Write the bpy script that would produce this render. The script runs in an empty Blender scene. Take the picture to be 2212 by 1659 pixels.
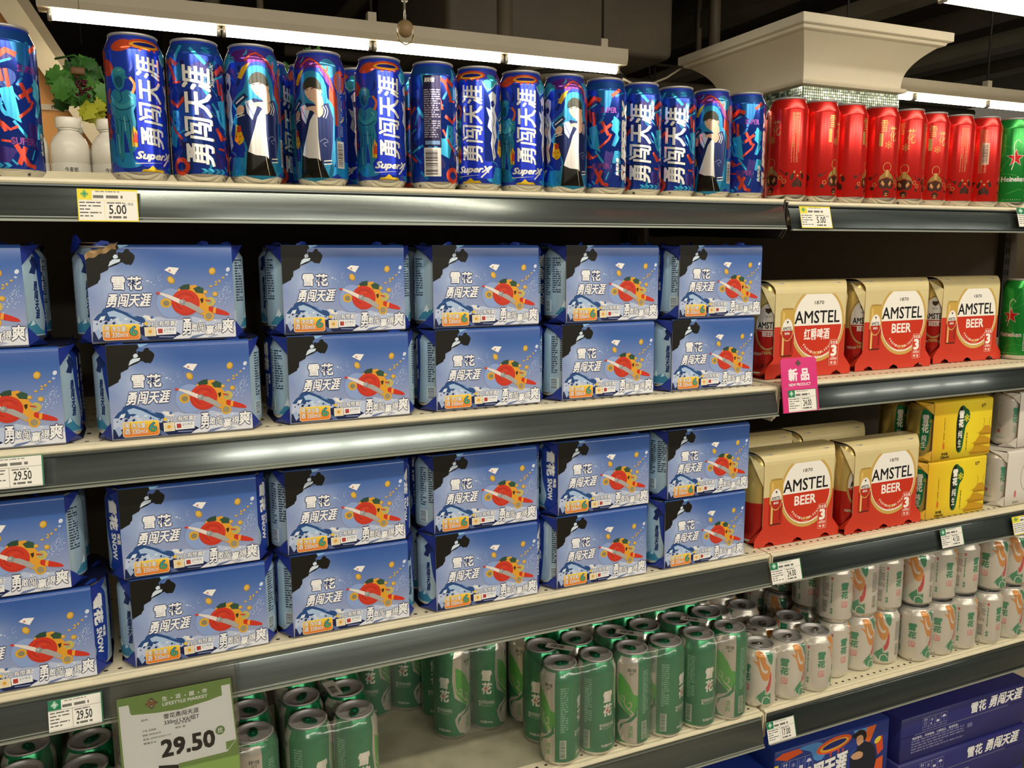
import bpy, bmesh, math, random
from mathutils import Vector, Matrix, geometry
SC = bpy.context.scene
COL = SC.collection
# ---------------------------------------------------------------- camera, world, lamps, exposure
FPX, YAW, PITCH, ROLL = 1808.479, .4179, -.1498, -.0057
CAM = Vector((.1369, -1.1071, .1493))
_f = Vector((math.sin(YAW)*math.cos(PITCH), math.cos(YAW)*math.cos(PITCH), math.sin(PITCH)))
_r0 = Vector((math.cos(YAW), -math.sin(YAW), 0)); _u0 = _r0.cross(_f)
_r = math.cos(ROLL)*_r0 + math.sin(ROLL)*_u0; _u = -math.sin(ROLL)*_r0 + math.cos(ROLL)*_u0
cd = bpy.data.cameras.new('camera'); cam = bpy.data.objects.new('camera', cd); COL.objects.link(cam)
cam.matrix_world = Matrix(((_r.x, _u.x, -_f.x, CAM.x), (_r.y, _u.y, -_f.y, CAM.y), (_r.z, _u.z, -_f.z, CAM.z), (0, 0, 0, 1)))
cd.sensor_width = 36; cd.lens = FPX/2212*36; cd.clip_start = .02; cd.clip_end = 60
SC.camera = cam
SC.view_settings.view_transform = 'Standard'; SC.view_settings.look = 'None'
SC.view_settings.gamma = 1; SC.view_settings.use_curve_mapping = False
SC.view_settings.exposure = 0.0
w = bpy.data.worlds.new('world'); SC.world = w; w.use_nodes = True
w.node_tree.nodes['Background'].inputs[0].default_value = (.9, .8, .62, 1)
w.node_tree.nodes['Background'].inputs[1].default_value = .15
def area(name, loc, sx, sy, power, col, rot=(0, 0, 0)):
    l = bpy.data.lights.new(name, 'AREA'); l.shape = 'RECTANGLE'; l.size = sx; l.size_y = sy; l.energy = power; l.color = col
    o = bpy.data.objects.new(name, l); COL.objects.link(o); o.location = loc; o.rotation_euler = rot
    return o
WARM = (1, .89, .70)
# the shop's own tube rows: one above this aisle, one above the next aisle behind the camera
area('aisle_tube_light', (1.0, -1.25, 1.62), 4.6, .10, 46, WARM, (math.radians(30), 0, 0))
for i in range(5):
    area('next_aisle_tube_light', (-1.0+i*1.5, -4.6, 1.42), 1.2, .16, 30, (1, .93, .8), (math.radians(64), 0, 0))

def ray(u, v): return _f + _r*((u-1106)/FPX) - _u*((v-829.5)/FPX)
def aty(u, v, y): d = ray(u, v); return CAM + d*((y-CAM.y)/d.y)
def atz(u, v, z): d = ray(u, v); return CAM + d*((z-CAM.z)/d.z)
def atx(u, v, x): d = ray(u, v); return CAM + d*((x-CAM.x)/d.x)

# ---------------------------------------------------------------- materials
def lin(c):
    if isinstance(c, str):
        c = [int(c[i:i+2], 16)/255 for i in (0, 2, 4)]
    return tuple(((x/12.92) if x <= .04045 else ((x+.055)/1.055)**2.4) for x in c)
MATS = {}
def mat(name, c, rough=.5, metal=0, emit=0, spec=None, coat=0, noise=0, nscale=40, bump=0, aniso=0, grad=None, trans=0):
    if name in MATS: return MATS[name]
    m = bpy.data.materials.new(name); m.use_nodes = True; MATS[name] = m
    nt = m.node_tree; b = nt.nodes['Principled BSDF']; L = nt.links
    c = lin(c); b.inputs['Base Color'].default_value = (*c, 1)
    b.inputs['Roughness'].default_value = rough; b.inputs['Metallic'].default_value = metal
    if spec is not None: b.inputs['Specular IOR Level'].default_value = spec
    if coat: b.inputs['Coat Weight'].default_value = coat; b.inputs['Coat Roughness'].default_value = .12
    if emit: b.inputs['Emission Color'].default_value = (*c, 1); b.inputs['Emission Strength'].default_value = emit
    if trans: b.inputs['Transmission Weight'].default_value = trans
    tc = None
    if noise or bump or grad or aniso: tc = nt.nodes.new('ShaderNodeTexCoord')
    src = None
    if grad:                       # grad = (axis, lo, hi, [(pos, hex)...]) in object metres: the printed colour itself
        ax, lo, hi, stops = grad
        sp = nt.nodes.new('ShaderNodeSeparateXYZ'); L.new(tc.outputs['Object'], sp.inputs[0])
        mr = nt.nodes.new('ShaderNodeMapRange'); mr.inputs[1].default_value = lo; mr.inputs[2].default_value = hi
        L.new(sp.outputs[ax], mr.inputs[0])
        cr = nt.nodes.new('ShaderNodeValToRGB'); L.new(mr.outputs[0], cr.inputs[0])
        el = cr.color_ramp.elements
        while len(el) < len(stops): el.new(.5)
        for e, (p, h) in zip(el, stops): e.position = p; e.color = (*lin(h), 1)
        src = cr.outputs[0]; L.new(src, b.inputs['Base Color'])
    if noise:
        n = nt.nodes.new('ShaderNodeTexNoise'); n.inputs['Scale'].default_value = nscale; n.inputs['Detail'].default_value = 4
        if aniso:
            mp = nt.nodes.new('ShaderNodeMapping'); mp.inputs['Scale'].default_value = aniso; L.new(tc.outputs['Object'], mp.inputs[0]); L.new(mp.outputs[0], n.inputs['Vector'])
        else: L.new(tc.outputs['Object'], n.inputs['Vector'])
        mr = nt.nodes.new('ShaderNodeMapRange'); mr.inputs[1].default_value = .3; mr.inputs[2].default_value = .7
        mr.inputs[3].default_value = 1-noise; mr.inputs[4].default_value = 1+noise; L.new(n.outputs[0], mr.inputs[0])
        mx = nt.nodes.new('ShaderNodeMix'); mx.data_type = 'RGBA'; mx.blend_type = 'MULTIPLY'; mx.inputs[0].default_value = 1
        if src: L.new(src, mx.inputs[6])
        else: mx.inputs[6].default_value = (*c, 1)
        L.new(mr.outputs[0], mx.inputs[7]); L.new(mx.outputs[2], b.inputs['Base Color'])
        mr2 = nt.nodes.new('ShaderNodeMapRange'); mr2.inputs[3].default_value = max(.02, rough-noise*.6); mr2.inputs[4].default_value = min(1, rough+noise*.6)
        L.new(n.outputs[0], mr2.inputs[0]); L.new(mr2.outputs[0], b.inputs['Roughness'])
    if bump:
        n2 = nt.nodes.new('ShaderNodeTexNoise'); n2.inputs['Scale'].default_value = nscale*.6; n2.inputs['Detail'].default_value = 2
        L.new(tc.outputs['Object'], n2.inputs['Vector'])
        bp = nt.nodes.new('ShaderNodeBump'); bp.inputs['Strength'].default_value = 1; bp.inputs['Distance'].default_value = bump
        L.new(n2.outputs[0], bp.inputs['Height']); L.new(bp.outputs[0], b.inputs['Normal'])
    return m
INK = {}
def ink(h, kind='paper'):
    """printed colour: on coated board ('paper') or over bare aluminium ('foil')"""
    k = h+kind
    if k not in INK:
        if kind == 'foil': INK[k] = mat('foil_ink_'+h, h, .2, .55)
        elif kind == 'satin': INK[k] = mat('satin_ink_'+h, h, .3, .25)
        else: INK[k] = mat('print_ink_'+h, h, .45, 0, spec=.28)
    return INK[k]

# ---------------------------------------------------------------- objects
def link(o, parent=None):
    COL.objects.link(o)
    if parent is not None: o.parent = parent
    return o
def tag(o, label=None, cat=None, group=None, kind=None):
    if label: o['label'] = label
    if cat: o['category'] = cat
    if group: o['group'] = group
    if kind: o['kind'] = kind
    return o
def empty(name, loc=(0, 0, 0), rz=0, parent=None):
    o = bpy.data.objects.new(name, None); o.empty_display_size = .02; link(o, parent); o.location = loc; o.rotation_euler[2] = rz
    return o
def obj(name, me, parent=None, loc=None, rz=0):
    o = bpy.data.objects.new(name, me); link(o, parent)
    if loc is not None: o.location = loc
    if rz: o.rotation_euler[2] = rz
    return o
def kids(o): return list(o.children)
def copy_tree(o, parent=None):
    c = o.copy(); COL.objects.link(c); c.parent = parent
    for ch in kids(o): copy_tree(ch, c)
    return c

class MB:
    """mesh collector with material slots"""
    def __init__(s): s.v = []; s.f = []; s.m = []; s.sm = []; s.mats = []
    def mi(s, m):
        if m not in s.mats: s.mats.append(m)
        return s.mats.index(m)
    def add(s, verts, faces, m, smooth=False):
        o = len(s.v); s.v += [tuple(v) for v in verts]; k = s.mi(m)
        for f in faces: s.f.append(tuple(i+o for i in f)); s.m.append(k); s.sm.append(smooth)
        return s
    def box(s, x0, x1, y0, y1, z0, z1, m):
        v = [(x, y, z) for z in (z0, z1) for y in (y0, y1) for x in (x0, x1)]
        return s.add(v, [(0, 2, 3, 1), (4, 5, 7, 6), (0, 1, 5, 4), (2, 6, 7, 3), (0, 4, 6, 2), (1, 3, 7, 5)], m)
    def bbox(s, x0, x1, y0, y1, z0, z1, m, bev=.003, seg=2):
        bm = bmesh.new(); bmesh.ops.create_cube(bm, size=1)
        for v in bm.verts: v.co = Vector(((x0+x1)/2+v.co.x*(x1-x0), (y0+y1)/2+v.co.y*(y1-y0), (z0+z1)/2+v.co.z*(z1-z0)))
        bmesh.ops.bevel(bm, geom=bm.edges[:], offset=bev, segments=seg, affect='EDGES', profile=.5)
        bm.verts.index_update(); s.add([v.co for v in bm.verts], [[v.index for v in f.verts] for f in bm.faces], m, True); bm.free()
        return s
    def lathe(s, prof, seg, m, cx=0, cy=0, smooth=True, mats=None):
        n = len(prof); v = []
        for (r, z) in prof:
            for k in range(seg):
                a = 2*math.pi*k/seg; v.append((cx+r*math.sin(a), cy-r*math.cos(a), z))
        for i in range(n-1):
            fs = [(i*seg+k, i*seg+(k+1) % seg, (i+1)*seg+(k+1) % seg, (i+1)*seg+k) for k in range(seg)]
            if i == 0: s._base = len(s.v); s.v += v
            mm = mats[i] if mats else m; kk = s.mi(mm)
            for f in fs: s.f.append(tuple(q+s._base for q in f)); s.m.append(kk); s.sm.append(smooth)
        return s
    def disc(s, r, z, seg, m, cx=0, cy=0, up=True):
        v = [(cx+r*math.sin(2*math.pi*k/seg), cy-r*math.cos(2*math.pi*k/seg), z) for k in range(seg)]
        f = list(range(seg)); return s.add(v, [f if up else f[::-1]], m)
    def prism(s, poly, axis, a0, a1, m, smooth=False):
        """extrude a closed 2D polygon along an axis ('x': poly=(y,z), 'y': (x,z), 'z': (x,y))"""
        def P(p, a): return {'x': (a, p[0], p[1]), 'y': (p[0], a, p[1]), 'z': (p[0], p[1], a)}[axis]
        n = len(poly); v = [P(p, a0) for p in poly]+[P(p, a1) for p in poly]
        tri = geometry.tessellate_polygon([[Vector((p[0], p[1], 0)) for p in poly]])
        s.add(v, [(i, (i+1) % n, (i+1) % n+n, i+n) for i in range(n)], m, smooth)
        s.add(v, [tuple(t) for t in tri]+[tuple(i+n for i in t[::-1]) for t in tri], m)
        return s
    def tube(s, pts, r, m, seg=8, close=False):
        pts = [Vector(p) for p in pts]; rings = []; n = len(pts)
        for i, p in enumerate(pts):
            d = (pts[min(i+1, n-1)]-pts[max(i-1, 0)]).normalized()
            a = d.orthogonal().normalized() if i == 0 else (rings[-1][1]-d*rings[-1][1].dot(d)).normalized()
            b = d.cross(a); rr = r[i] if isinstance(r, (list, tuple)) else r
            rings.append(([p+a*math.cos(2*math.pi*k/seg)*rr+b*math.sin(2*math.pi*k/seg)*rr for k in range(seg)], a))
        v = [q for ring, _ in rings for q in ring]
        f = [(i*seg+k, i*seg+(k+1) % seg, (i+1)*seg+(k+1) % seg, (i+1)*seg+k) for i in range(n-1) for k in range(seg)]
        f += [tuple(range(seg))[::-1], tuple((n-1)*seg+k for k in range(seg))]
        return s.add(v, f, m, True)
    def mesh(s, name, fix=True):
        me = bpy.data.meshes.new(name); me.from_pydata(s.v, [], s.f)
        for m in s.mats: me.materials.append(m)
        me.polygons.foreach_set('material_index', s.m); me.polygons.foreach_set('use_smooth', s.sm)
        if fix:
            bm = bmesh.new(); bm.from_mesh(me); bmesh.ops.remove_doubles(bm, verts=bm.verts, dist=1e-6)
            bmesh.ops.recalc_face_normals(bm, faces=bm.faces); bm.to_mesh(me); bm.free()
        me.update(); return me
    def obj(s, name, parent=None, loc=None, fix=True): return obj(name, s.mesh(name, fix), parent, loc)

# ---------------------------------------------------------------- flat print: polygons and lettering in millimetres
_tc = {}
def text_geo(body, bold=0, shear=0):
    k = (body, round(bold, 4), shear)
    if k in _tc: return _tc[k]
    cu = bpy.data.curves.new('t', 'FONT'); cu.body = body; cu.size = 1; cu.offset = bold; cu.shear = shear
    cu.resolution_u = 2; cu.space_line = .95; cu.align_x = 'CENTER'
    o = bpy.data.objects.new('t', cu); COL.objects.link(o)
    bpy.context.view_layer.update()
    me = bpy.data.meshes.new_from_object(o.evaluated_get(bpy.context.evaluated_depsgraph_get()))
    v = [(q.co.x, q.co.y) for q in me.vertices]; f = [tuple(p.vertices) for p in me.polygons]
    bpy.data.objects.remove(o); bpy.data.curves.remove(cu); bpy.data.meshes.remove(me)
    xs = [a for a, b in v] or [0, 1]; ys = [b for a, b in v] or [0, 1]
    _tc[k] = (v, f, (min(xs), min(ys), max(xs), max(ys)))
    return _tc[k]
def cr_curve(pts, n=5, closed=True):
    out = []; N = len(pts)
    rng = range(N) if closed else range(N-1)
    for i in rng:
        g = lambda j: pts[j % N] if closed else pts[max(0, min(N-1, j))]
        p0, p1, p2, p3 = g(i-1), g(i), g(i+1), g(i+2)
        for k in range(n):
            t = k/n
            out.append(tuple(.5*(2*p1[a]+(p2[a]-p0[a])*t+(2*p0[a]-5*p1[a]+4*p2[a]-p3[a])*t*t+(3*p1[a]-p0[a]-3*p2[a]+p3[a])*t**3) for a in (0, 1)))
    if not closed: out.append(pts[-1])
    return out
class Art:
    def __init__(s, kind='paper'): s.L = []; s.lv = 1; s.kind = kind; s.T = None
    def up(s, n=1): s.lv += n; return s
    def _m(s, c): return ink(c, s.kind) if isinstance(c, str) else c
    def raw(s, v, f, c): s.L.append((v, f, s._m(c), s.lv+(len(s.L) % 40)*.02))      # every shape a hair apart
    def poly(s, pts, c, curve=0):
        if s.T: pts = [s.T(*p) for p in pts]
        if curve: pts = cr_curve(pts, curve)
        tri = geometry.tessellate_polygon([[Vector((x, y, 0)) for x, y in pts]])
        out = []
        for t in tri:
            a, b, cc = (pts[i] for i in t)
            ar = (b[0]-a[0])*(cc[1]-a[1])-(b[1]-a[1])*(cc[0]-a[0])
            if abs(ar) > 1e-7: out.append(tuple(t) if ar > 0 else tuple(t[::-1]))
        s.raw(list(pts), out, c); return s
    def rect(s, x0, y0, x1, y1, c):
        if s.T: return s.poly([(x0, y0), (x1, y0), (x1, y1), (x0, y1)], c)
        x0, x1 = min(x0, x1), max(x0, x1); y0, y1 = min(y0, y1), max(y0, y1)
        s.raw([(x0, y0), (x1, y0), (x1, y1), (x0, y1)], [(0, 1, 2, 3)], c); return s
    def rrect(s, x0, y0, x1, y1, r, c):
        p = []
        for cx, cy, a in ((x1-r, y1-r, 0), (x0+r, y1-r, 90), (x0+r, y0+r, 180), (x1-r, y0+r, 270)):
            for k in range(4): t = math.radians(a+30*k); p.append((cx+r*math.cos(t), cy+r*math.sin(t)))
        t, s.T = s.T, None; s.poly(p, c); s.T = t; return s
    def ell(s, cx, cy, rx, ry, c, rot=0, n=20, a0=0, a1=360):
        if s.T:
            q = s.T(cx, cy); q1 = s.T(cx+rx, cy); q2 = s.T(cx, cy+ry); rx = abs(q1[0]-q[0]); ry = abs(q2[1]-q[1]); cx, cy = q
        R = math.radians(rot); p = []
        m = n if a1-a0 >= 360 else n+1
        for k in range(m):
            t = math.radians(a0+(a1-a0)*k/n); x, y = rx*math.cos(t), ry*math.sin(t)
            p.append((cx+x*math.cos(R)-y*math.sin(R), cy+x*math.sin(R)+y*math.cos(R)))
        t, s.T = s.T, None; s.poly(p, c); s.T = t; return s
    def line(s, pts, w, c, curve=0, taper=False, closed=False):
        if s.T: pts = [s.T(*p) for p in pts]
        if curve: pts = cr_curve(pts, curve, closed)
        n = len(pts); A = []; B = []
        for i in range(n):
            if closed: a, b = pts[i-1], pts[(i+1) % n]
            else: a, b = pts[max(0, i-1)], pts[min(n-1, i+1)]
            dx, dy = b[0]-a[0], b[1]-a[1]; l = math.hypot(dx, dy) or 1
            ww = w/2*((1-i/(n-1))*.9+.1 if taper is True else (math.sin(math.pi*i/(n-1))*.95+.05 if taper else 1))
            A.append((pts[i][0]-dy/l*ww, pts[i][1]+dx/l*ww)); B.append((pts[i][0]+dy/l*ww, pts[i][1]-dx/l*ww))
        v = A+B; f = [(i, i+n, i+1+n, i+1) for i in range(n-1)]
        if closed: f.append((n-1, 2*n-1, n, 0))
        s.raw(v, f, c); return s
    def ring(s, cx, cy, rx, ry, w, c, rot=0, n=20, a0=0, a1=360):
        if s.T:
            q = s.T(cx, cy); q1 = s.T(cx+rx, cy); q2 = s.T(cx, cy+ry); rx = abs(q1[0]-q[0]); ry = abs(q2[1]-q[1]); cx, cy = q
        R = math.radians(rot); full = a1-a0 >= 360; p = []
        for k in range(n if full else n+1):
            t = math.radians(a0+(a1-a0)*k/n); x, y = rx*math.cos(t), ry*math.sin(t)
            p.append((cx+x*math.cos(R)-y*math.sin(R), cy+x*math.sin(R)+y*math.cos(R)))
        t, s.T = s.T, None; s.line(p, w, c, closed=full); s.T = t; return s
    def star(s, cx, cy, r, r2, n, c, rot=90):
        p = [(cx+(r if k % 2 == 0 else r2)*math.cos(math.radians(rot+180*k/n)), cy+(r if k % 2 == 0 else r2)*math.sin(math.radians(rot+180*k/n))) for k in range(2*n)]
        return s.poly(p, c)
    def flake(s, cx, cy, r, c, w=None, n=6):
        w = w or r*.16
        for k in range(n):
            a = math.radians(90+360*k/n); d = (math.cos(a), math.sin(a))
            s.line([(cx, cy), (cx+r*d[0], cy+r*d[1])], w, c)
            for sg in (1, -1):
                b = a+sg*math.radians(50)
                s.line([(cx+.5*r*d[0], cy+.5*r*d[1]), (cx+.5*r*d[0]+.38*r*math.cos(b), cy+.5*r*d[1]+.38*r*math.sin(b))], w*.8, c)
        return s
    def text(s, body, x0, y0, x1, y1, c, bold=0, shear=0, rot=0, out=None, ow=.03, owide=None):
        """lettering fitted to the box; rot in (0, 90, -90) degrees or any small tilt"""
        if s.T:
            a = s.T(x0, y0); b = s.T(x1, y1); x0, y0, x1, y1 = min(a[0], b[0]), min(a[1], b[1]), max(a[0], b[0]), max(a[1], b[1])
        v, f, bb = text_geo(body, 0, shear)
        if not f: return s
        bb = (bb[0]-bold, bb[1]-bold, bb[2]+bold, bb[3]+bold)
        W, H = x1-x0, y1-y0
        if abs(rot) == 90: W, H = H, W
        sx, sy = W/(bb[2]-bb[0]), H/(bb[3]-bb[1]); mx, my = (bb[0]+bb[2])/2, (bb[1]+bb[3])/2
        R = math.radians(rot); cr, sr = math.cos(R), math.sin(R); cx, cy = (x0+x1)/2, (y0+y1)/2
        def tf(ox, oy): return [(cx+(a+ox-mx)*sx*cr-(b+oy-my)*sy*sr, cy+(a+ox-mx)*sx*sr+(b+oy-my)*sy*cr) for a, b in v]
        q = tf(0, 0); ff = []
        for g in f:
            if len(g) < 3: continue
            a, b, d = (q[i] for i in g[:3]); ar = (b[0]-a[0])*(d[1]-a[1])-(b[1]-a[1])*(d[0]-a[0])
            ff.append(g if ar >= 0 else tuple(g[::-1]))
        if out:
            r = bold+ow
            for k in range(8): t = math.pi*(k+.5)/4; s.raw(tf(r*math.cos(t)*1.08, r*math.sin(t)*1.08), ff, out)
            s.lv += 1
        if bold:
            for ox, oy in ((bold, bold), (bold, -bold), (-bold, bold), (-bold, -bold)): s.raw(tf(ox, oy), ff, c)
            if bold > .03: s.raw(tf(0, 0), ff, c)
        else: s.raw(q, ff, c)
        if out: s.lv -= 1
        return s
    def lines(s, x0, y0, x1, y1, n, c, seed=0, fill=.55, vert=False):
        """rows of unreadable small print"""
        rr = random.Random(seed); h = (y1-y0)/n if not vert else (x1-x0)/n
        for i in range(n):
            a = 0; L = (x1-x0) if not vert else (y1-y0); end = L*(1 if rr.random() < .7 else rr.uniform(.4, .9))
            while a < end-.3:
                b = min(end, a+rr.uniform(.8, 3.2)*h/1.2)
                if vert: s.rect(x0+i*h, y1-b, x0+i*h+h*fill, y1-a, c)
                else: s.rect(x0+a, y1-(i+fill)*h, x0+b, y1-i*h, c)
                a = b+rr.uniform(.25, .6)*h
        return s
    def barcode(s, x0, y0, x1, y1, bg='EDEBE4', fg='1A1A1E', seed=1, horiz=False):
        s.rect(x0, y0, x1, y1, bg); s.lv += 1; rr = random.Random(seed)
        a = .06; 
        while a < .92:
            b = a+rr.choice((.012, .022, .034))
            if horiz: s.rect(x0+(x1-x0)*.08, y0+(y1-y0)*a, x1-(x1-x0)*.2, y0+(y1-y0)*b, fg)
            else: s.rect(x0+(x1-x0)*a, y0+(y1-y0)*.2, x0+(x1-x0)*b, y1-(y1-y0)*.08, fg)
            a = b+rr.choice((.012, .02, .03))
        s.lv -= 1; return s
    # ---- to geometry
    def flat(s, name, M=None, dz=5e-5, clip=None, y0=-.0001):
        """art plane x,z (mm) facing -y; M maps the metre coordinates afterwards; clip=(co,no) keeps one side"""
        mb = MB()
        for v, f, m, lv in s.L:
            mb.add([(x/1000, y0-lv*dz, y/1000) for x, y in v], f, m)
        me = mb.mesh(name, False)
        if clip:
            bm = bmesh.new(); bm.from_mesh(me)
            for co, no in clip: bmesh.ops.bisect_plane(bm, geom=bm.verts[:]+bm.edges[:]+bm.faces[:], plane_co=co, plane_no=no, clear_outer=True)
            bm.to_mesh(me); bm.free()
        if M is not None: me.transform(M)
        return me
    def wrap(s, name, prof, R=.033, seg=48, dr=4.5e-5):
        """art wrapped round a can: x = mm round the girth (0 faces -y), y = height"""
        st = 2*math.pi*R*1000/seg
        zs = [z*1000 for r, z in prof]
        def rad(z):
            z /= 1000
            for (r0, z0), (r1, z1) in zip(prof, prof[1:]):
                if z0 <= z <= z1: return r0+(r1-r0)*(z-z0)/(z1-z0) if z1 > z0 else r1
            return prof[0][0] if z < prof[0][1] else prof[-1][0]
        def nrm(z):
            z /= 1000
            for (r0, z0), (r1, z1) in zip(prof, prof[1:]):
                if z0 <= z <= z1 and z1 > z0:
                    d = math.hypot(r1-r0, z1-z0); return (z1-z0)/d, -(r1-r0)/d
            return 1, 0
        bm = bmesh.new(); mats = []
        for v, f, m, lv in s.L:
            if m not in mats: mats.append(m)
            vs = [bm.verts.new((x, y, lv*.001)) for x, y in v]
            for q in f:
                try: fc = bm.faces.new([vs[i] for i in q])
                except ValueError: continue
                fc.material_index = mats.index(m)
        xs = [v.co.x for v in bm.verts]; lo, hi = min(xs), max(xs)
        k = math.ceil(lo/st)
        while k*st < hi:
            bmesh.ops.bisect_plane(bm, geom=bm.verts[:]+bm.edges[:]+bm.faces[:], dist=1e-5, plane_co=(k*st, 0, 0), plane_no=(1, 0, 0)); k += 1
        for z in zs[1:-1]:
            bmesh.ops.bisect_plane(bm, geom=bm.verts[:]+bm.edges[:]+bm.faces[:], dist=1e-5, plane_co=(0, z, 0), plane_no=(0, 1, 0))
        N = []
        for v in bm.verts:
            x, y, l = v.co; lv = l*1000; th = x/1000/R; r = rad(y)
            # chord of the facetted can body
            ph = (th/(2*math.pi/seg)) % 1; half = math.pi/seg; rr = r*math.cos(half)/math.cos((ph-.5)*2*half)+lv*dr+.00006
            n0, nz = nrm(y); N.append(Vector((math.sin(th)*n0, -math.cos(th)*n0, nz)).normalized())
            v.co = Vector((rr*math.sin(th), -rr*math.cos(th), y/1000+lv*dr*nz))
        me = bpy.data.meshes.new(name); bm.to_mesh(me); bm.free()
        for m in mats: me.materials.append(m)
        me.polygons.foreach_set('use_smooth', [True]*len(me.polygons))
        me.normals_split_custom_set_from_vertices([tuple(n) for n in N])
        return me
# ================================================================ materials of the place
CREAM = mat('cream_shelf_paint', 'E6DDC0', .42, noise=.05, nscale=60)
CREAM2 = mat('cream_paint_matt', 'D9CFB2', .6, noise=.06, nscale=20)
RAIL = mat('grey_price_rail_plastic', '7E8785', .25, .8, coat=.2, noise=.12, nscale=10, aniso=(.35, 12, 12))
RAILR = mat('dark_price_rail_plastic', '3A4242', .26, .5, coat=.3, noise=.12, nscale=10, aniso=(.35, 12, 12))
RAILE = mat('rail_lip', 'AEB4AA', .25, .5)
DARK = mat('dark_steel', '2A251F', .6, noise=.15, nscale=6)
BACK = mat('back_panel_brown', '4A3F33', .55, noise=.08, nscale=8)
HOLE = mat('hole_shadowed_steel', '12100D', .9)
WHITE = mat('card_white', 'EEEDE6', .45)
SILV = mat('aluminium', 'D8D6D0', .24, .95)
SILVD = mat('aluminium_lid', 'A8A6A6', .42, .55, noise=.04, nscale=90)
CLEAR = mat('clear_acrylic', 'FFFFFF', .06, trans=1)

# ================================================================ shelves
XJ = 1.127                        # joint between the two bays
SH = {1: (.2429, .2400), 2: (-.0706, -.0680), 3: (-.3702, -.3720), 4: (-.6700, -.6700)}   # board tops, left and right bay
RH = {1: (.041, .040), 2: (.040, .040), 3: (.044, .044), 4: (.050, .052)}
BAYS = [(-.34, XJ-.003), (XJ+.004, 2.30)]
unit = empty('shelving_unit', (XJ, .2, -1.35))
tag(unit, 'brown steel shelving frame with back panels and slotted posts behind all the beer shelves', 'shelving')
def local(o): o.location = (-XJ, -.2, 1.35); return o
for k, (a, b) in enumerate(BAYS):
    for z0, z1 in ((.0, .27),):
        pass
    m = MB(); m.box(a, b, .42, .435, -1.30, .250, BACK); local(m.obj('back_panel', unit))
for x in (aty(1362, 510, .41).x, aty(2172, 510, .41).x, -.3):
    m = MB(); m.box(x-.012, x+.012, .40, .419, -1.34, .275, DARK)
    for i in range(38): m.box(x-.007, x-.003, .3992, .4002, -.80+i*.028, -.786+i*.028, HOLE); m.box(x+.003, x+.007, .3992, .4002, -.80+i*.028, -.786+i*.028, HOLE)
    local(m.obj('slotted_post', unit))
m = MB(); m.box(-.34, 2.3, .405, .45, .250, .2865, CREAM); local(m.obj('top_rail', unit))
m = MB(); m.box(-.34, 2.3, -.02, .42, -1.35, -1.20, DARK); local(m.obj('base', unit))
ORD = {1: 'top', 2: 'second', 3: 'third', 4: 'fourth'}
for n in (1, 2, 3, 4):
    for k, (a, b) in enumerate(BAYS):
        z = SH[n][k]; h = RH[n][k]; yo = .004 if k else 0
        s = empty('shelf', ((a+b)/2, .2, z)); ox, oy, oz = -(a+b)/2, -.2, -z
        tag(s, '%s shelf of the %s bay, cream steel board with %s price rail' % (ORD[n], ('left', 'right')[k], ('a scuffed grey', 'a dark')[k]), 'shelf')
        m = MB()
        # pressed board: front lip folds down in two small ridges
        sec = [(.40, 0), (.012, 0), (.009, -.0012), (.006, 0), (.003, -.0002), (0, -.0016), (-.0005, -.0045), (.0005, -.0065), (.003, -.0085), (.006, -.026), (.02, -.03), (.02, -.022), (.40, -.022)]
        m.prism([(y+yo, zz+z) for y, zz in sec], 'x', a, b, CREAM)
        if n == 4 and k == 0: m.box(a+.002, b-.002, .034, .399, z, z+.0002, mat('scuffed_grey_board', 'A8A48E', .65, noise=.16, nscale=22))
        obj('board', m.mesh('board'), s, (ox, oy, oz))
        # rows of punched holes in the board
        m = MB(); nx = int((b-a)/.0165)
        rows = [.022] if (n == 4 and k == 0) else [.022] + ([.072, .077] if n > 1 else []) + [.12+.05*i for i in range(4)]
        for ry in rows:
            for i in range(nx):
                if ry > .03 and i % 6 > 3: continue
                x = a+.012+i*.0165
                m.add([(x+.0030*math.cos(t*math.pi/4), ry+yo+.0022*math.sin(t*math.pi/4), z+.0003) for t in range(8)], [tuple(range(8))], HOLE)
        obj('perforation', m.mesh('perforation', False), s, (ox, oy, oz))['kind'] = 'stuff'
        # price rail: slanted, slightly hollow face between two lips
        R_ = RAILR if k else RAIL
        m = MB(); zt = z-.0075; zb = z-.0075-h
        prof = []
        for i in range(9):
            t = i/8; prof.append((-.0005-.011*t-.0014*math.sin(math.pi*t)+yo, zt+(zb-zt)*t))
        back = [(y+.002, zz) for y, zz in prof[::-1]]
        m.prism(prof+back, 'x', a+.002, b-.006, R_, True)
        m.box(a+.002, b-.006, -.0145+yo, -.0095+yo, zb-.0015, zb+.0012, RAILE)
        m.box(a+.002, b-.006, -.0042+yo, -.0008+yo, zt-.0022, zt-.0005, R_)
        m.box(a+.002, b-.006, -.0125+yo, -.0095+yo, zb+.0030, zb+.0042, RAILE if k == 0 else R_)
        obj('price_rail', m.mesh('price_rail'), s, (ox, oy, oz))
        for sx in (a+.001, b-.001):
            m = MB(); m.prism([(-.002+yo, z-.002), (.0+yo, z-.05), (.01+yo, z-.062), (.30, z-.05), (.40, z-.05), (.40, z-.004), (.01, z-.004)], 'x', sx-.0012, sx+.0012, CREAM2 if n > 1 else DARK)
            obj('bracket', m.mesh('bracket'), s, (ox, oy, oz))

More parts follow.
